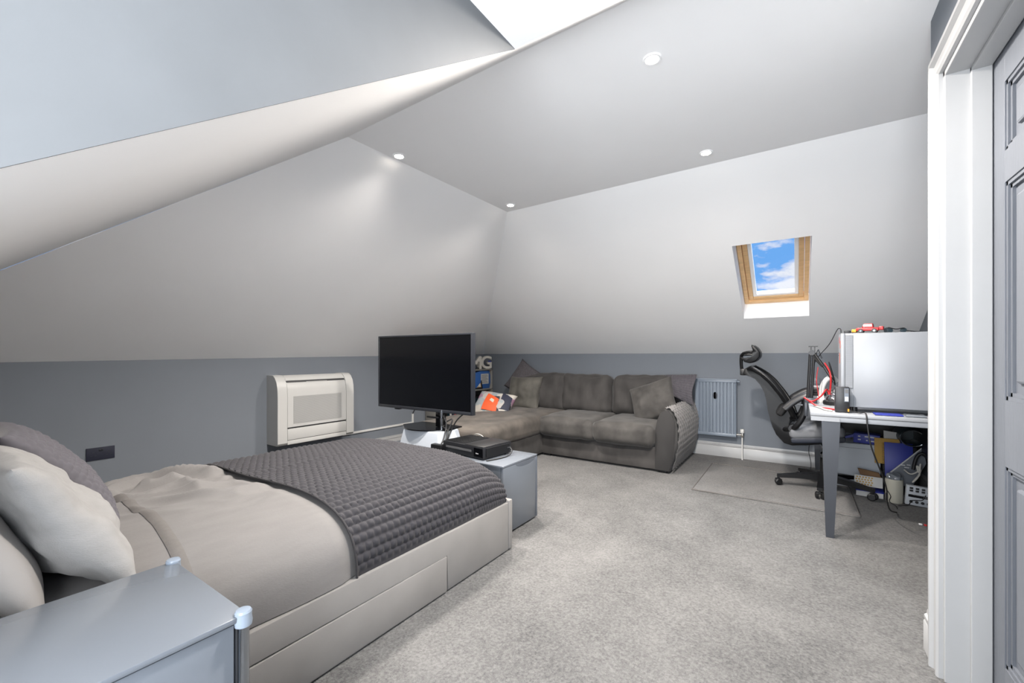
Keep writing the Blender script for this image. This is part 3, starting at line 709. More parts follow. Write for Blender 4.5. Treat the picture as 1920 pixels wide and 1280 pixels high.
# cushions and throw on the sofa
pillow('velvet_cushion', basis((-3.04, 4.78, .655), (1, .04, .02), (0, .35, .94)), .50, .46, .17, M['cushion_velvet'], 'plain olive grey velvet cushion at the chaise end of the sofa', 'cushion', n=40, crease=.022, seed=2, cs=6)
pillow('woven_cushion', basis((-3.12, 4.93, .80), (1, .04, -.62), (.5, .30, .85)), .46, .46, .15, M['cushion_weave'], 'dark woven cushion poking out behind the olive velvet cushion', 'cushion', n=30, seed=4)
pillow('velvet_cushion', basis((-1.30, 4.66, .66), (.93, -.05, .34), (-.30, .42, .85)), .50, .44, .17, M['sofa_seat'], 'dark grey velvet cushion tilted against the right arm of the sofa', 'cushion', n=40, crease=.022, seed=22, cs=6)
pc = pillow('printed_cushion', basis((-3.13, 4.22, .535), (1, .25, -.10), (-.15, .70, .62)), .50, .40, .20, M['print'], 'colourful printed cushion with an orange patch lying on the chaise', 'cushion', n=36, crease=.02, seed=31)
PMx = basis((-3.13, 4.22, .535), (1, .25, -.10), (-.15, .70, .62))
b = B(PMx)
def patch(fn_pts, z=.092):
    pass
def pz(x, y): 
    k = max(0, (1-(x/.25)**2)*(1-(y/.20)**2)); return .10*k**.38+.012
def pgrid(bb, poly, n=10):
    # fill a convex quad laid on the cushion face
    a, c, d, e_ = [Vector((*p, 0)) for p in poly]
    def f(u, v):
        q = (a*(1-u)+c*u)*(1-v)+(e_*(1-u)+d*u)*v; return (q.x, q.y, pz(q.x, q.y))
    bb.grid(n, n, f)
pgrid(b, [(-.10, -.15), (.10, -.16), (.08, .02), (-.09, .10)]); b.build('orange_patch', M['orange'], pc, ang=90)
b = B(PMx); pgrid(b, [(.12, -.12), (.235, -.10), (.225, .10), (.09, .15)]); b.build('navy_patch', M['navy'], pc, ang=90)
b = B(PMx); pgrid(b, [(-.03, -.02), (.03, -.05), (.03, -.005), (-.02, .02)], 6)
for v_ in b.bm.verts: v_.co += PMx.to_3x3() @ Vector((0, 0, .002))
b.build('cream_spot', M['cream'], pc, ang=90)
# throw over the right hand corner of the back
def throw(u, v):
    # drapes down from the back top over the arm
    x = -1.44+.49*u; bx = max(0, (u-.82)/.18)
    top = .935-.02*(1-u)
    front = v
    y = SBK-.12-.26*math.sin(min(1, v*1.25)*math.pi/2)*(1-.2*u)+.10*bx*0
    z = top-(.02+.40*(.25+.75*u))*max(0, v-.18)**1.15
    wv = .008*(abs(math.sin(x*math.pi/.03))*abs(math.sin((v*.5)*math.pi/.035)))
    return (x+.012*math.sin(v*7), y-wv-.012*nv(x*6, v*4, 2), z+wv)
th = B(); th.grid(60, 60, throw)
bmesh.ops.solidify(th.bm, geom=th.bm.faces[:], thickness=.008)
tag(th.build('waffle_throw', M['throw_waffle'], None, ang=90), 'grey waffle throw hung over the right corner of the sofa back', 'throw')

# ------------------------------------------------------------------ bookshelf in the corner
bs = thing('bookshelf', (-4.0, 4.65, 0), 'low grey open bookshelf in the corner behind the sofa', 'bookshelf')
QX0, QX1, QY0, QY1, QZ = XL+.02, -3.83, 4.08, 5.13, .955
B().box(QX0, QX1, QY1-.02, QY1, 0, QZ, .002).build('side_panel', M['shelf'], bs)
B().box(QX0, QX1, QY0, QY0+.02, 0, QZ, .002).build('side_panel', M['shelf'], bs)
B().box(QX0, QX1-.01, 4.60, 4.618, .0, QZ-.02).build('divider', M['shelf'], bs)
for z in (.035, .33, .665, QZ): B().box(QX0, QX1, QY0+.001, QY1-.001, z-.02, z, .002).build('shelf', M['shelf'], bs)
B().box(QX0-.004, QX0+.004, QY0, QY1, 0, QZ).build('back_panel', M['shelf'], bs)
def letter(ch, loc, rz, size, label):
    cu = bpy.data.curves.new('letter', 'FONT'); cu.body = ch; cu.size = size; cu.extrude = .022; cu.bevel_depth = .002; cu.offset = .004
    o = bpy.data.objects.new('block_letter', cu); COL.objects.link(o)
    dg = bpy.context.evaluated_depsgraph_get(); me = bpy.data.meshes.new_from_object(o.evaluated_get(dg)); bpy.data.objects.remove(o)
    me.transform(Matrix.Rotation(R(90), 4, 'X'))
    xs = [v.co for v in me.vertices]; cx = (min(v.x for v in xs)+max(v.x for v in xs))/2; z0_ = min(v.z for v in xs)
    me.transform(T(-cx, 0, -z0_)); me.materials.clear(); me.materials.append(M['letters'])
    o = bpy.data.objects.new('block_letter', me); COL.objects.link(o); o.location = loc; o.rotation_euler = (0, 0, R(rz)); tag(o, label, 'letter', 'block letters on the bookshelf'); return o
letter('M', (-3.93, 4.845, QZ+.001), 62, .26, 'white wooden block letter M, half hidden by the television')
letter('G', (-3.88, 5.03, QZ+.001), 62, .26, 'white wooden block letter G on top of the bookshelf')
tag(B().box(-3.846, -3.838, 5.04, 5.11, 1.06, 1.075, .002).build('ribbon', M['blue'], None), 'narrow dark blue band fastened on the white letter G', 'band')
# blue folder with a pale sheet
fo = thing('folder', (-3.93, 4.95, .667), 'bright blue plastic folder with a white printed sheet', 'folder')
pts = [(4.74, .667), (5.08, .667), (5.105, .75), (5.10, .86), (5.075, .925), (4.86, .93), (4.74, .90)]
FM = T(-3.90, 0, 0)
B(FM).prism(pts, 0, .05, 'x', bev=.004).build('cover', M['binder_blue'], fo)
B(FM).box(.0505, .052, 4.87, 5.055, .735, .885).build('sheet', M['paper'], fo)
b = B(FM)
for i in range(8): b.box(.052, .0525, 4.885, 5.04-.02*(i % 3), .75+i*.016, .756+i*.016)
b.build('printed_lines', M['cable_grey'], fo, smooth=False)
ph_ = thing('photo_frame', (-3.85, 4.79, .667), 'small dark picture frame leaning in front of the blue folder', 'picture frame')
PM = T(-3.845, 4.80, .668) @ RZ(-8) @ RY(-10)
b = B(PM); b.box(-.008, .008, -.085, -.068, 0, .20, .001); b.box(-.008, .008, .068, .085, 0, .20, .001); b.box(-.008, .008, -.068, .068, 0, .018, .001); b.box(-.008, .008, -.068, .068, .182, .20, .001); b.build('frame', M['black_plastic'], ph_)
B(PM).box(-.005, .002, -.068, .068, .018, .182).build('picture', M['card'], ph_)
b = B(PM)
for (y, z, w, hh) in ((-.05, .03, .05, .06), (.01, .03, .045, .05), (-.05, .10, .04, .06), (.0, .095, .05, .07)): b.box(.002, .003, y, y+w, z, z+hh)
b.build('picture_patches', M['cream'], ph_, smooth=False)
bk = [(4.12, .05, .24, 'black_plastic', 'black'), (4.18, .035, .26, 'teal_dark', 'dark teal'), (4.225, .03, .22, 'paper', 'white'), (4.262, .045, .25, 'navy', 'navy blue'), (4.318, .03, .23, 'red', 'red'), (4.36, .05, .25, 'teal_dark', 'deep green'), (4.42, .06, .21, 'black_plastic', 'thick black')]
for i, (y, w, hh, m, nme) in enumerate(bk):
    t = thing('book', (-3.95, y, .332), nme+' book standing on the middle shelf below the television', 'book', 'books on the bookshelf')
    B().box(-4.08, -3.86, y, y+w-.004, .332, .332+hh, .003).build('cover', M[m], t)
    B().box(-4.075, -3.866, y+.004, y+w-.008, .334+hh-.004, .334+hh-.001).build('pages', M['paper'], t)
for i, (y, w, hh, m, nme) in enumerate([(4.66, .07, .22, 'black_plastic', 'tall black'), (4.75, .08, .20, 'teal_dark', 'dark teal'), (4.85, .08, .23, 'black_plastic', 'wide black'), (4.96, .07, .2, 'navy', 'navy')]):
    t = thing('box_file', (-3.95, y, .332), nme+' box file in the shadow under the blue folder', 'box file', 'box files on the bookshelf')
    B().box(-4.10, -3.87, y, y+w, .332, .332+hh, .003).build('case', M[m], t)
    B().box(-3.8705, -3.868, y+.015, y+w-.015, .40, .47).build('spine_label', M['cable_grey'], t)

# ------------------------------------------------------------------ radiator
rd = thing('radiator', (-.765, YB, .25), 'blue grey panel radiator on the back wall beside the sofa', 'radiator')
RX0, RX1, RZ0, RZ1 = -.985, -.56, .245, .885
n = 11; pts = [(RX0, 5.315)]
for i in range(n):
    w = (RX1-RX0-.03)/n; x = RX0+.015+i*w
    pts += [(x+.004, 5.262), (x+w*.62, 5.262), (x+w*.72, 5.276), (x+w*.92, 5.276)]
pts += [(RX1, 5.262), (RX1, 5.315)]
pts[1] = (RX0, 5.262)
B().prism(pts, RZ0+.035, RZ1-.035, 'z').build('ribbed_panel', M['rad'], rd, smooth=False)
B().box(RX0, RX1, 5.260, 5.315, RZ0, RZ0+.036, .006).build('end_rail', M['rad'], rd); B().box(RX0, RX1, 5.260, 5.315, RZ1-.036, RZ1-.006, .006).build('end_rail', M['rad'], rd)
b = B(); b.box(RX0-.006, RX1+.006, 5.255, 5.272, RZ1-.008, RZ1+.006, .002); b.box(RX0-.006, RX1+.006, 5.30, 5.318, RZ1-.008, RZ1+.006, .002)
for i in range(26): b.box(RX0+.01+i*.0158, RX0+.015+i*.0158, 5.27, 5.302, RZ1-.004, RZ1+.004)
b.build('top_grille', M['rad'], rd, smooth=False)
for x in (RX0+.06, RX1-.09): B().box(x, x+.03, 5.315, YB, .35, .80).build('wall_bracket', M['rad'], rd)
b = B(); b.lathe([(.0, -.004), (.032, -.004), (.04, 0)], 20, T(-.775, 5.262, .70) @ RX(90) @ Matrix.Diagonal((.55, 1, 1, 1))); b.build('scorch_mark', M['bezel'], rd)
B().lathe([(.012, 0), (.012, .03)], 12, T(RX1, 5.288, RZ1-.02) @ RY(90)).build('bleed_plug', M['rad'], rd)
vl = B().lathe([(.009, 0), (.009, .05)], 12, T(RX1, 5.29, RZ0+.03) @ RY(90)).lathe([(.012, 0), (.016, .012), (.012, .03), (.010, .045)], 14, T(RX1+.055, 5.29, RZ0+.005)).build('valve', M['brass'], rd)
B().lathe([(.018, 0), (.020, .006), (.020, .036), (.016, .042)], 18, T(RX1+.055, 5.29, RZ0+.052)).build('valve_cap', M['white_plastic'], vl)
B().lathe([(.0075, 0), (.0075, RZ0+.008)], 10, T(RX1+.055, 5.29, .0)).build('pipe', M['white_plastic'], rd)

# ------------------------------------------------------------------ desk recess
_s, _c = math.sin(TH), math.cos(TH)
def at(px, py, y):
    """point at depth y (metres along the room) seen at a photo pixel"""
    a = (px-960)/790.; d = (667-py)/790.; ry = _c+a*_s; t = y/ry
    return Vector(((-_s+a*_c)*t, y, EYE+d*t))
cm = B().box(-.75, .37, 3.86, 4.92, .0005, .006, .002).build('floor_mat', M['mat_carpet'], None); tag(cm, 'thin grey carpet mat on the floor under the office chair', 'mat')
b = B(); b.tube([(-.75, 3.86, .006), (.37, 3.88, .006), (.37, 4.92, .006), (-.75, 4.92, .006)], .006, 6, closed=True); b.build('bound_edge', M['hem'], cm)
desk = thing('desk', (.47, 4.3, 0), 'pale grey desk with dark tapered legs in the recess', 'desk')
DX0, DX1, DKY0, DKY1 = .07, .865, 3.33, 5.30
B().box(DX0, DX1, DKY0, DKY1, .766, .790, .003).build('top', M['desk_top'], desk)
b = B(); b.box(DX0+.004, DX1, DKY0+.004, DKY0+.03, .735, .764, .002); b.build('apron', M['desk_edge'], desk)
B().box(DX0+.004, DX0+.03, DKY0+.03, DKY1, .735, .764, .002).build('apron', M['desk_edge'], desk)
B().box(DX0+.002, DX0+.15, DKY0+.001, DKY0+.004, .736, .764).build('corner_plate', M['desk_top'], desk)
def leg(x, y, sx, sy):
    b = B()
    vs = [(x, y, .735), (x+sx*.095, y, .735), (x+sx*.095, y+sy*.03, .735), (x, y+sy*.03, .735), (x+sx*.022, y, .0), (x+sx*.064, y, .0), (x+sx*.064, y+sy*.03, .0), (x+sx*.022, y+sy*.03, .0)]
    b._add(vs, [(0,1,2,3),(4,7,6,5),(0,4,5,1),(1,5,6,2),(2,6,7,3),(3,7,4,0)]); b.build('leg', M['desk_leg'], desk, smooth=False)
leg(.128, DKY0+.006, 1, 1); leg(.128, DKY1-.01, 1, -1); leg(.80, DKY0+.006, -.3, 1); leg(.855, DKY1-.01, -1, -1)
B().box(.82, .86, DKY0+.05, DKY1-.05, .36, .735).build('shade_panel', M['black_plastic'], desk)  # added black sheet, its colour stands in for deep shade under the desk
B().box(.12, .85, DKY1-.06, DKY1-.04, .40, .735).build('shade_panel', M['black_plastic'], desk)  # same at the back: added black sheet for the shaded void
# computer tower standing on the desk, side on
pc_ = thing('computer_tower', (.53, 3.58, .79), 'large white computer tower standing side on at the desk end', 'computer')
PX0, PX1, PY0, PY1, PZ0, PZ1 = .235, .80, 3.46, 3.70, .822, 1.296
B().box(PX0+.02, PX1, PY0+.008, PY1, PZ0, PZ1, .004).build('chassis', M['pc_white'], pc_)
B().box(PX0+.062, PX1-.002, PY0, PY0+.0075, PZ0+.002, PZ1-.002, .002).build('side_panel', M['pc_white'], pc_)
B().box(PX0, PX0+.0195, PY0+.004, PY1-.002, PZ0, PZ1, .003).build('front_panel', M['pc_white'], pc_)
gv = B().box(PX0+.022, PX0+.060, PY0+.003, PY0+.0079, PZ0+.12, PZ1-.012).build('side_grille', M['pc_mesh'], pc_)
b = B()
for i in range(52): b.box(PX0+.024, PX0+.058, PY0+.0015, PY0+.0032, PZ0+.124+i*.0064, PZ0+.1275+i*.0064)
b.build('grille_bars', M['pc_white'], gv, smooth=False)
for (z0_, z1_, y_) in ((1.20, 1.25, .05), (1.10, 1.17, .09), (1.235, 1.275, .12)): B().box(PX0-.0008, PX0-.0001, PY0+y_, PY0+y_+.03, z0_, z1_).build('sticker', M['orange'] if y_ != .12 else M['red'], pc_)
for z_ in (1.165, 1.15): B().box(PX0-.0008, PX0-.0001, PY0+.17, PY0+.20, z_, z_+.008).build('port', M['black_plastic'], pc_)
for x in (PX0+.07, PX1-.07):
    for y in (PY0+.04, PY1-.04): B().lathe([(.016, .7905), (.016, PZ0+.001)], 12, T(x, y, 0)).build('foot', M['black_plastic'], pc_)
# small upright black drive dock in front of the tower
dk = thing('drive_dock', (.235, 3.40, .79), 'small black upright power box standing before the white tower', 'power box')
B().box(.200, .273, 3.385, 3.45, .7905, .952, .004).build('case', M['dark_plastic'], dk)
B().box(.246, .268, 3.3835, 3.3851, .86, .945).build('label_panel', M['cube_edge'], dk)
B().box(.249, .266, 3.3825, 3.3834, .865, .892).build('white_label', M['print_white'], dk)
B().box(.249, .266, 3.3825, 3.3834, .915, .940).build('grey_label', M['cable_grey'], dk)
B().box(.262, .270, 3.372, 3.385, .800, .816).build('yellow_plug', M['yellow'], dk)
cable('power_lead', [(.268, 3.375, .806), (.32, 3.37, .797), (.345, 3.335, .80), (.352, 3.315, .72), (.37, 3.32, .60), (.43, 3.40, .42), (.47, 3.55, .30), (.50, 3.75, .17), (.55, 4.0, .05), (.60, 4.12, .008)], .0042, M['cable_black'], 'black lead hanging over the desk edge down to the floor')
# flat clutter lying along the desk under the tower
for i, (x0, x1, y0, y1, hh, m, l) in enumerate([(.39, .52, 3.345, 3.445, .009, 'blue', 'thin blue sleeve lying on the desk edge below the tower'), (.53, .62, 3.345, 3.44, .012, 'bag', 'crumpled clear plastic packet on the desk edge'), (.64, .76, 3.345, 3.445, .016, 'dark_plastic', 'flat black gadget at the right end of the desk edge')]):
    b = B(); vs, fs = soft_box((x1-x0)/2, (y1-y0)/2, hh/2, hh*.45, res=6, nz=.002 if m == 'bag' else .0005, ns=30); b._add(vs, fs, T((x0+x1)/2, (y0+y1)/2, .791+hh/2)); o = b.build(['flat_sleeve', 'plastic_packet', 'flat_gadget'][i], M[m], None, ang=60); tag(o, l, ['sleeve', 'packet', 'gadget'][i])
# toy pick-up truck and small black things on the tower
tk = thing('toy_truck', (.36, 3.55, PZ1), 'red toy truck with a yellow bumper on the white tower', 'toy')
KM = T(.365, 3.53, PZ1+.001) @ RZ(-12)
b = B(KM); b.box(-.045, .065, -.03, .03, .014, .034, .003); b.build('body', M['red'], tk)
b = B(KM); b.prism([(-.018, .034), (.04, .034), (.036, .060), (-.008, .060)], -.027, .027, 'y', bev=.003); b.build('cab', M['red'], tk)
B(KM).box(-.010, .034, -.0282, -.0272, .040, .055).build('cab_window', M['print_white'], tk)
B(KM).box(-.068, -.044, -.031, .031, .006, .026, .003).build('bumper', M['yellow'], tk)
B(KM).box(-.070, -.0665, -.028, .028, .002, .012).build('front_plate', M['print_white'], tk)
B(KM).box(.066, .088, -.028, .028, .018, .040, .003).build('tailgate', M['red'], tk)
for x in (-.022, .045):
    for y in (-.033, .033):
        w_ = B(KM).lathe([(.006, -.005), (.013, -.005), (.014, 0), (.013, .005), (.006, .005)], 16, T(x, y, .013) @ RX(90)).build('wheel', M['black_plastic'], tk)
        B(KM).lathe([(.006, -.0055), (.006, .0055)], 12, T(x, y, .013) @ RX(90)).build('hub', M['chrome'], w_)
tag(B().box(.255, .288, 3.48, 3.53, PZ1+.0005, PZ1+.018, .002).build('black_box', M['black_plastic'], None), 'tiny flat black box beside the toy truck', 'box')
gl = thing('sunglasses', (.50, 3.53, PZ1), 'dark sunglasses lying behind the toy truck on the tower', 'sunglasses')
for x in (.475, .545): B(T(x, 3.53, PZ1+.014) @ RX(80)).lathe([(.0, -.002), (.022 if x < .5 else .016, -.002), (.022 if x < .5 else .016, .003), (0, .004)], 20).build('lens', M['teal_dark'], gl)
B().tube([(.455, 3.54, PZ1+.018), (.475, 3.528, PZ1+.032), (.51, 3.526, PZ1+.022), (.545, 3.528, PZ1+.027), (.56, 3.545, PZ1+.012)], .003, 6, smooth=5).build('rim_wire', M['black_plastic'], gl)
B().tube([(.56, 3.545, PZ1+.012), (.60, 3.56, PZ1+.006), (.64, 3.57, PZ1+.004)], .003, 6).build('temple', M['black_plastic'], gl)
cable('antenna_lead', [at(1577, 624, 3.50), at(1576, 617, 3.5), at(1570, 618, 3.55), at(1555, 645, 3.8), at(1535, 668, 3.95), at(1522, 690, 3.95)], .0025, M['cable_black'], 'thin black wire drooping from the tower top to the microphone arm')
# microphone boom arm
YM = 3.95
ma = thing('microphone_arm', at(1517, 760, YM), 'black folding microphone boom arm clamped to the desk edge', 'microphone arm')
for dx in (0, 7): B().tube([at(1514+dx, 752, YM), at(1519+dx, 664, YM)], .010, 8).build('lower_tube', M['black_plastic'], ma)
B().tube([at(1518, 745, YM), at(1522, 668, YM)], .004, 6).build('spring', M['chrome'], ma)
for k in (0, 1): B().tube([at(1524+k*2, 658+k*12, YM), at(1547-k*4, 690-k*3, YM-.03)], .0085, 8).build('upper_tube', M['black_plastic'], ma)
B().tube([at(1545, 687, YM-.03), at(1563, 716, YM-.04)], .009, 8).build('end_tube', M['black_plastic'], ma)
B().tube([at(1530, 664, YM), at(1534, 655, YM), at(1541, 672, YM)], .005, 6).build('spring', M['chrome'], ma)
B().lathe([(.020, -.02), (.020, .02)], 16, T(*at(1522, 661, YM)) @ RX(90)).build('joint', M['dark_plastic'], ma)
b = B(); p = at(1525, 649, YM); b.box(p.x-.030, p.x+.028, p.y-.012, p.y+.012, p.z-.004, p.z+.002); b.box(p.x-.018, p.x-.010, p.y-.006, p.y+.006, p.z-.045, p.z-.003); b.box(p.x+.006, p.x+.012, p.y-.006, p.y+.006, p.z-.045, p.z-.003); b.build('top_handle', M['black_plastic'], ma)
p = at(1516, 770, YM); b = B(); b.box(.045, .125, YM-.03, YM+.03, .7905, .83, .004); b.box(.045, .066, YM-.03, YM+.03, .69, .80, .004); b.build('clamp', M['desk_leg'], ma)
B().tube([(.035, YM, .77), (-.0, YM, .775)], .007, 8).build('clamp_screw', M['chrome'], ma)
ps = B(T(*at(1560, 700, YM+.06)) @ RY(78) @ RZ(0)).lathe([(.0, -.003), (.088, -.003), (.094, 0), (.088, .003), (0, .003)], 28).build('pop_filter', M['mesh_fabric'], None); tag(ps, 'dark round pop filter hidden beside the white tower', 'pop filter')
# head set, tins and gadgets on the desk behind the arm
hp = thing('headphones', at(1548, 735, 4.05), 'white over-ear headphones resting behind the microphone arm', 'headphones')
B().tube([at(1540, 748, 4.05), at(1541, 728, 4.05), at(1548, 713, 4.05), at(1560, 707, 4.05), at(1570, 716, 4.05)], .011, 8, smooth=6, flat=1.6).build('headband', M['white_plastic'], hp)
B(T(*at(1541, 750, 4.05)) @ RY(70)).lathe([(.0, -.02), (.036, -.02), (.042, 0), (.036, .02), (0, .02)], 20).build('ear_cup', M['white_plastic'], hp)
B(T(*at(1560, 738, 4.05)) @ RY(70)).lathe([(.0, -.02), (.036, -.02), (.042, 0), (.036, .02), (0, .02)], 20).build('ear_cup', M['dark_plastic'], hp)
hb = thing('round_dock', (.235, 3.88, .79), 'round black dock with a silver dome on the desk', 'dock')
B(T(.245, 3.90, .7905)).lathe([(.082, 0), (.088, .006), (.088, .026), (.080, .034)], 30).build('base', M['black_plastic'], hb)
B(T(.245, 3.90, .825)).lathe([(.070, 0), (.068, .018), (.055, .038), (.03, .052), (.0, .056)], 28).build('dome', M['chrome'], hb)
B(T(.245, 3.90, .872)).lathe([(.02, 0), (.024, .02), (.02, .03)], 16).build('knob', M['print_white'], hb)
for i, (r, m, z) in enumerate([(.066, 'black_plastic', 0), (.062, 'dark_plastic', .028), (.056, 'cable_grey', .054), (.046, 'print_white', .072)]):
    o = B(T(.15, 4.75, .7905+z)).lathe([(r-.004, 0), (r, .004), (r, (.026, .024, .017, .014)[i]), (r-.004, (.0275, .0255, .0175, .016)[i])], 26).build('round_tin', M[m], None)
    tag(o, ['black round tin at the bottom of the stack by the desk edge', 'dark grey round tin, second from the bottom of the stack', 'mid grey round tin, third up in the stack', 'small white round tin on top of the stack'][i], 'tin', 'stack of round tins')
jr = thing('clear_box', (.17, 5.06, .79), 'clear acrylic box standing at the back of the desk', 'box')
b = B(); x0, x1, y0, y1 = .09, .27, 5.0, 5.16
b.box(x0, x0+.004, y0, y1, .791, .93); b.box(x1-.004, x1, y0, y1, .791, .93); b.box(x0, x1, y0, y0+.004, .791, .93); b.box(x0, x1, y1-.004, y1, .791, .93); b.build('walls', M['pane'], jr, smooth=False)
B().box(x0+.02, x1-.02, y0+.02, y1-.02, .791, .83, .006).build('contents', M['cable_grey'], jr)
rc = [([at(1512, 748, 3.75), at(1524, 752, 3.7), at(1540, 742, 3.8), at(1550, 730, 3.9), at(1556, 745, 3.9)], 'red cable looping round the foot of the microphone arm'),
      ([at(1508, 745, 3.78), (.12, 3.62, .796), (.16, 3.55, .796), (.21, 3.49, .796), (.225, 3.47, .796)], 'red cable lying flat on the desk before the tower'),
      ([at(1546, 680, YM-.05), at(1555, 695, YM-.06), at(1558, 712, YM-.07), at(1556, 740, YM-.05), at(1558, 752, YM-.05)], 'red cable hanging down the end of the microphone arm'),
      ([at(1534, 688, YM-.02), at(1531, 712, YM-.02), at(1534, 735, YM-.02), at(1536, 750, 3.9)], 'thin red wire hanging inside the folded microphone arm')]
for i, (p, l) in enumerate(rc): cable('red_cable', p, .006 if i != 3 else .003, M['red'], l)
cable('white_desk_cable', [(.10, 3.68, .796), (.13, 3.55, .797), (.15, 3.46, .797), (.185, 3.40, .797)], .006, M['cable_white'], 'short white cable lying on the desk corner')

# things stowed below the desk
wb = thing('storage_box', (.45, 4.95, 0), 'plain white cardboard box on the floor under the desk', 'box')
B().box(.285, .585, 4.72, 5.05, .001, .385, .003).build('carton', M['box_white'], wb)
B().box(.287, .583, 4.7185, 4.7199, .345, .3475).build('lid_seam', M['cable_grey'], wb)
bc = tag(B().box(.60, .81, 4.68, 5.18, .001, .405, .012).build('fabric_crate', M['black_plastic'], None), 'black fabric crate behind the blue notebook under the desk', 'crate')
bb_ = thing('blue_carton', (.47, 4.8, .386), 'open blue carton with white print on the white box', 'carton')
BM = T(.50, 4.80, .3865) @ RZ(-8) @ RY(2)
B(BM).box(-.085, .09, -.07, .07, .005, .085, .002).build('body', M['blue'], bb_)
B(BM).prism([(-.085, .075), (-.085, .05), (-.20, .004), (-.202, .010), (-.14, .045)], -.068, -.02, 'y').build('open_flap', M['blue'], bb_, smooth=False)
b = B(BM)
for (x, z, w) in ((-.055, .058, .016), (-.01, .060, .07), (-.055, .03, .02), (.0, .028, .012), (.02, .026, .035)): b.box(x, x+w, -.0712, -.0702, z, z+.010)
b.build('print_marks', M['print_white'], bb_, smooth=False)
tag(B(T(.66, 4.72, .407) @ RZ(20)).prism([(-.06, 0), (.06, 0), (.035, .10), (-.06, .115)], -.003, .003, 'y').build('white_card', M['paper'], None), 'white bent card standing on the crate beside the blue carton', 'card')
tag(B(T(.615, 4.655, .25) @ RX(-8)).box(-.075, .085, -.004, .004, 0, .21, .002).build('envelope', M['envelope'], None), 'mustard padded envelope standing behind the blue notebook', 'envelope')
nbk = thing('spiral_notebook', (.66, 4.6, .1), 'blue spiral notebook leaning upright under the desk', 'notebook')
NMx = T(.675, 4.615, .16) @ RX(-9)
B(NMx).box(-.075, .10, -.006, .004, .0, .275, .001).build('cover', M['blue'], nbk)
B(NMx).box(-.073, .098, .0045, .010, .002, .272).build('pages', M['paper'], nbk)
b = B(NMx)
for i in range(22): b.tube([(-.082+.008*math.cos(a), .002+.008*math.sin(a), .008+i*.0122) for a in [k*math.pi/4 for k in range(8)]], .0012, 4, closed=True)
b.build('spiral_wire', M['chrome'], nbk)
gf = thing('folder_sleeve', (.74, 4.55, .1), 'grey triangular document sleeve with faint print beside the notebook', 'folder')
GMx = T(.745, 4.575, .10) @ RX(-8)
B(GMx).prism([(-.115, .10), (.085, .32), (.10, .20), (.02, .02), (-.05, .0)], -.004, .004, 'y').build('cover', M['grey_folder'], gf, smooth=False)
B(GMx).prism([(-.12, .10), (.08, .325), (.086, .322), (-.113, .094)], -.005, .005, 'y').build('white_edge', M['paper'], gf, smooth=False)
b = B(GMx)
for (x, z, w) in ((-.055, .165, .03), (-.015, .17, .022), (-.03, .148, .028)): b.box(x, x+w, -.0055, -.0042, z, z+.007)
b.build('faint_print', M['print_white'], gf, smooth=False)
bn = thing('waste_tube', (.77, 4.66, .407), 'dark glossy open tube lying on the crate facing out', 'tube')
TMx = T(.765, 4.60, .487) @ RX(-90) @ Matrix.Diagonal((1, .86, 1, 1))
B(TMx).lathe([(.070, 0), (.074, .0), (.080, .02), (.080, .30), (.074, .30), (.068, .01), (.070, 0)], 32, cap=False).build('shell', M['teal_dark'], bn)
B(TMx).lathe([(.072, -.004), (.076, -.005), (.078, 0), (.073, .002), (.072, -.004)], 32, cap=False).build('rim', M['chrome'], bn)
B(TMx).lathe([(.0, .295), (.073, .297)], 32, cap=False).build('end_wall', M['teal_dark'], bn)
cy = thing('waste_bin', (.63, 4.45, 0), 'cream round bin stuffed with plastic wrapping under the desk', 'bin')
B(T(.632, 4.44, .001)).lathe([(.052, 0), (.054, .003), (.054, .178), (.051, .182), (.050, .176), (.050, .01), (.0, .01)], 28, cap=False).build('shell', M['cream'], cy)
B(T(.582, 4.41, .012)).box(-.004, .004, -.01, .01, 0, .055).build('dark_strip', M['black_plastic'], cy)
b = B(T(.632, 4.44, .185)); vs, fs = soft_box(.044, .042, .032, .025, res=8, nz=.02, ns=22); b._add(vs, fs); tag(b.build('plastic_wrap', M['bag'], None, ang=25), 'crumpled shiny plastic wrapping stuffed in the cream bin', 'wrapping')
mx = thing('mixer', (.76, 4.40, 0), 'white audio mixer with black buttons and knobs on its side', 'mixer')
MMx = T(.765, 4.40, .002) @ RZ(3) @ RY(4)
B(MMx).box(-.078, .078, -.012, .03, 0.004, .152, .003).build('case', M['box_white'], mx)
for r_ in range(2):
    for c_ in range(4): B(MMx).box(-.062+c_*.034, -.042+c_*.034, -.016, -.0118, .108+r_*.019, .122+r_*.019, .001).build('button', M['black_plastic'], mx)
dsp = B(MMx).box(-.066, .068, -.0145, -.0118, .066, .086, .001).build('display', M['black_gloss'], mx)
b = B(MMx)
for k in range(4): b.box(.020+k*.010, .026+k*.010, -.0152, -.0146, .070, .082)
b.build('display_digits', M['cable_grey'], dsp, smooth=False)
for c_ in range(4):
    B(MMx).lathe([(.0095, 0), (.0105, .003), (.008, .011), (.0, .012)], 16, T(-.048+c_*.033, -.0118, .032) @ RX(90)).build('knob', M['black_plastic'], mx)
tr = thing('patterned_pack', (.50, 4.5, .06), 'white card pack printed with rows of gold dots beside the bin', 'pack')
QM = T(.50, 4.53, .070) @ RZ(-6) @ RX(-20)
B(QM).box(-.105, .075, -.008, .008, .0, .085, .001).build('card', M['paper'], tr)
for r_ in range(4):
    for c_ in range(6): B(QM).lathe([(.0065, 0), (.0065, .0015)], 8, T(-.092+c_*.019+(r_ % 2)*.006, -.0081, .014+r_*.019) @ RX(90)).build('gold_dot', M['envelope'], tr)
bk2 = thing('paperback', (.50, 4.54, 0), 'blue paperback lying flat under the patterned card pack', 'book')
B(T(.50, 4.55, .001) @ RZ(-6)).box(-.09, .08, -.075, .10, .0, .040, .001).build('pages', M['paper'], bk2)
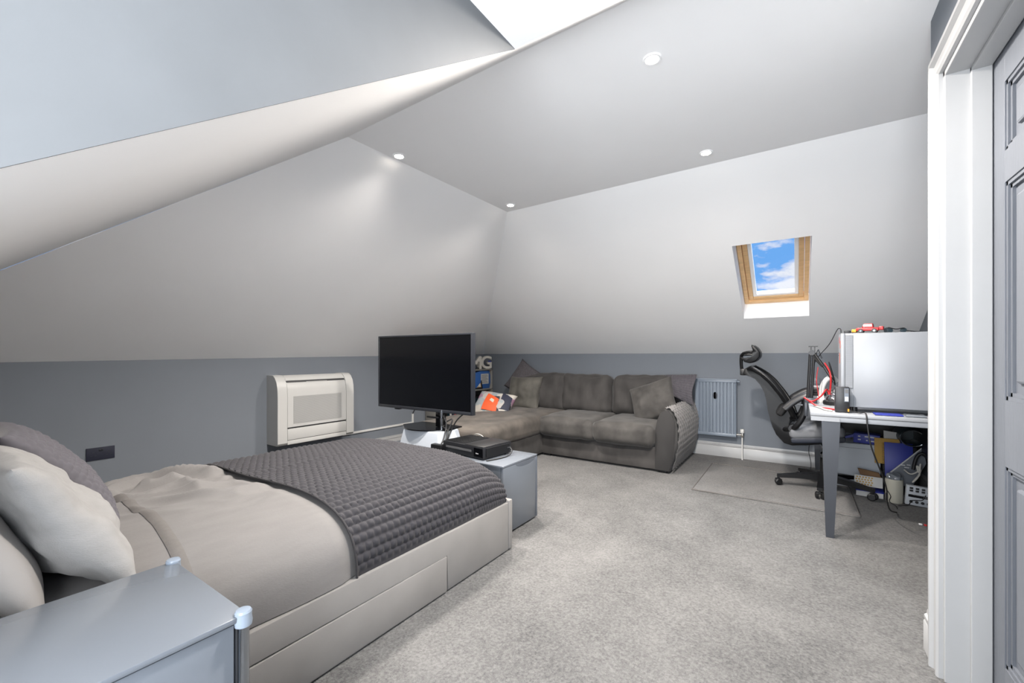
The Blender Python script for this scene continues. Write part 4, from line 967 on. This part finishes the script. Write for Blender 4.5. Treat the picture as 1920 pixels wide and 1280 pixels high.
B(T(.50, 4.55, .001) @ RZ(-6)).box(-.093, .083, -.078, .103, .041, .046, .001).build('cover', M['blue'], bk2)
tag(B(T(.50, 4.60, .150) @ RZ(-14) @ RX(12)).prism([(-.075, .05), (-.06, .0), (.075, -.005), (.06, .035), (-.02, .045)], -.006, .006, 'y').build('cardboard_scrap', M['card'], None), 'torn brown cardboard scrap on top of the patterned pack', 'cardboard')
wc = [(.70, 4.50, .25), (.73, 4.46, .23), (.77, 4.45, .26), (.785, 4.45, .32), (.775, 4.445, .25), (.765, 4.45, .30), (.785, 4.45, .27), (.77, 4.45, .22), (.74, 4.45, .17), (.76, 4.44, .20), (.78, 4.44, .24)]
cable('coiled_cable', wc, .0055, M['cable_white'], 'coiled cream cable hanging above the white mixer')
cable('black_hose', [at(1712, 880, 4.5), at(1718, 858, 4.5), at(1728, 850, 4.5), at(1738, 856, 4.5), at(1744, 872, 4.5)], .012, M['cable_black'], 'thick black cable arched over the grey sleeve')
cable('floor_wire', [at(1663, 918, 4.34), at(1670, 930, 4.3), at(1668, 940, 4.27), at(1681, 950, 4.26), at(1683, 965, 4.20)], .003, M['cable_black'], 'thin black wire trailing on the carpet by the bin')
cable('floor_wire', [(.64, 4.33, .005), (.70, 4.34, .02), (.72, 4.36, .05), (.78, 4.37, .06), (.80, 4.37, .10)], .003, M['cable_black'], 'thin black wire looping up in front of the mixer')
tag(B(T(.70, 3.93, .0)).box(-.016, .002, -.008, .008, .001, .011, .003).build('white_scrap', M['print_white'], None), 'tiny white scrap on the carpet beyond the door wall', 'litter')
tag(B(T(.712, 3.925, .0)).box(-.003, .012, -.008, .008, .001, .013, .003).build('red_scrap', M['red'], None), 'tiny red scrap on the carpet beyond the door wall', 'litter')

# ------------------------------------------------------------------ office chair, facing the desk
CX, CY = .19, 4.50
ch = thing('office_chair', (CX, CY, 0), 'black ergonomic office chair with headrest pushed up to the desk', 'chair')
for k in range(5):
    a = R(191+72*k); d = Vector((math.cos(a), math.sin(a), 0)); q = Vector((-d.y, d.x, 0)); o_ = Vector((CX, CY, 0))
    b = B(); vs = []
    for r_, w, z0_, z1_ in ((.03, .034, .085, .145), (.18, .028, .085, .125), (.345, .019, .073, .098)):
        for sw, zz in ((-1, z0_), (1, z0_), (1, z1_), (-1, z1_)): vs.append(o_+d*r_+q*(w*sw)+Vector((0, 0, zz)))
    b._add(vs, [(i*4+j, i*4+(j+1) % 4, (i+1)*4+(j+1) % 4, (i+1)*4+j) for i in range(2) for j in range(4)]+[(0,1,2,3), (8,9,10,11)])
    sp_ = b.build('spoke', M['chair_black'], ch, ang=30)
    e_ = o_+d*.335+q*.012
    b = B(); b.lathe([(.009, .045), (.009, .078)], 10, T(e_.x-q.x*.012, e_.y-q.y*.012, 0))
    for s_ in (-1, 1): b.lathe([(.0, -.009), (.022, -.009), (.029, -.004), (.029, .004), (.022, .009), (0, .009)], 18, T(e_.x+q.x*(.02*s_-.012), e_.y+q.y*(.02*s_-.012), .036) @ RZ(math.degrees(a)+20) @ RX(90))
    b.box(-.018, .018, -.028, .028, .046, .062, .006, M=T(e_.x-q.x*.012, e_.y-q.y*.012, 0) @ RZ(math.degrees(a)+20)); b.build('castor', M['black_plastic'], sp_)
B(T(CX, CY, 0)).lathe([(.04, .085), (.045, .15), (.030, .16), (.030, .27), (.026, .275)], 24).build('column_sleeve', M['black_plastic'], ch)
B(T(CX, CY, 0)).lathe([(.019, .27), (.019, .42)], 18).build('gas_lift', M['chrome'], ch)
B().box(CX-.14, CX+.10, CY-.09, CY+.09, .405, .455, .012).build('tilt_mechanism', M['black_plastic'], ch)
B().tube([(CX-.02, CY-.05, .40), (CX+.0, CY-.10, .36), (CX-.03, CY-.14, .33)], .008, 8).build('tilt_lever', M['chrome'], ch)
SM = T(CX-.06, CY, .515) @ RY(-7)
b = B(SM); vs, fs = soft_box(.19, .25, .05, .04, (0, 0, .015), 10); b._add(vs, fs); b.build('seat', M['seat_grey'], ch, ang=80)
b = B(SM); vs, fs = soft_box(.185, .245, .028, .02, res=6); b._add(vs, fs, T(0, 0, -.058)); b.build('seat_pan', M['seat_navy'], ch, ang=60)
outer = [(-.424, .976), (-.36, .965), (-.32, .945), (-.275, .890), (-.250, .820), (-.232, .740), (-.222, .655), (-.205, .580), (-.187, .512), (-.158, .443), (-.098, .372), (-.04, .358), (.06, .372), (.165, .392)]
inner = [(-.410, 1.030), (-.378, 1.048), (-.330, 1.018), (-.260, .960), (-.219, .923), (-.165, .855), (-.118, .78), (-.075, .715), (-.039, .657), (-.062, .600), (-.070, .540), (-.062, .462), (-.02, .418), (.06, .418), (.165, .432)]
B().prism(outer+inner[::-1], CY-.035, CY+.035, 'y', bev=.008).build('spine', M['chair_black'], ch, ang=40)
ring_in = [(-.392, 1.03), (-.30, .972), (-.232, .905), (-.150, .79), (-.09, .685), (-.06, .60)]
def backm(u, v):
    i = u*(len(ring_in)-1); k = min(int(i), len(ring_in)-2); f = i-k; x = ring_in[k][0]*(1-f)+ring_in[k+1][0]*f; z = ring_in[k][1]*(1-f)+ring_in[k+1][1]*f
    w = .16+.085*math.sin(math.pi*min(1, .15+u*.85)); y = (2*v-1)*w
    return (x+.012+.05*(abs(2*v-1)**2)*.8, CY+y, z+.02*abs(2*v-1)**2)
B().grid(24, 16, backm).build('back_mesh', M['mesh_fabric'], ch, ang=90)
edge = [backm(u/12, 0) for u in range(13)]+[backm(1, v/8) for v in range(1, 9)]+[backm(1-u/12, 1) for u in range(1, 13)]+[backm(0, 1-v/8) for v in range(1, 8)]
B().tube(edge, .014, 8, closed=True).build('back_frame', M['chair_black'], ch, ang=80)
b = B(); vs, fs = soft_box(.028, .13, .055, .02, (.01, 0, 0), 8); b._add(vs, fs, T(-.112, CY, .675) @ RY(28)); b.build('lumbar_pad', M['mesh_fabric'], ch, ang=80)
hpts = [(-.337, 1.256), (-.302, 1.228), (-.276, 1.185), (-.278, 1.140), (-.310, 1.102), (-.355, 1.082), (-.405, 1.096), (-.412, 1.112), (-.366, 1.120), (-.334, 1.142), (-.326, 1.172), (-.334, 1.205), (-.348, 1.245)]
B().prism(hpts, CY-.135, CY+.135, 'y', bev=.010).build('headrest', M['chair_black'], ch, ang=50)
B().tube([(-.405, CY, .985), (-.432, CY, 1.02), (-.436, CY, 1.145), (-.40, CY, 1.168), (-.315, CY, 1.165)], .015, 8, smooth=5, flat=1.5).build('headrest_bracket', M['chair_black'], ch, ang=60)
B().tube([(-.436, CY-.03, 1.150), (-.410, CY-.07, 1.175), (-.345, CY-.10, 1.185), (-.315, CY-.06, 1.165), (-.345, CY-.05, 1.135), (-.405, CY-.05, 1.118), (-.436, CY-.03, 1.135)], .013, 8, smooth=5).build('headrest_yoke', M['chair_black'], ch, ang=70)
B().box(-.446, -.39, CY-.03, CY+.03, .968, 1.03, .008).build('headrest_socket', M['black_plastic'], ch)
for sy in (-1, 1):
    yy = CY+sy*.275
    arm_ = B().tube([(-.09, yy, .705), (-.03, yy, .765), (.04, yy, .815), (.10, yy, .838)], .030, 12, smooth=5, flat=.62).build('armrest', M['dark_plastic'], ch, ang=70)
    B().tube([(-.03, CY+sy*.20, .535), (-.01, CY+sy*.26, .56), (.025, yy, .62), (.05, yy, .70), (.055, yy, .80)], .022, 10, smooth=5).build('arm_post', M['chair_black'], ch, ang=70)
    B(T(-.027, CY+sy*.215, .536) @ RX(90)).lathe([(.0, -.02), (.036, -.02), (.040, -.012), (.040, .012), (.036, .02), (0, .02)], 24).build('arm_pivot', M['black_plastic'], ch)
    B().tube([(-.09, CY+sy*.05, .50), (-.06, CY+sy*.14, .515), (-.03, CY+sy*.20, .535)], .020, 10, smooth=4).build('arm_strut', M['chair_black'], ch, ang=70)
cable('chair_wire', [(.10, 4.62, .41), (.085, 4.63, .30), (.10, 4.63, .20), (.10, 4.62, .13)], .003, M['cable_black'], 'thin black wire hanging below the office chair seat')
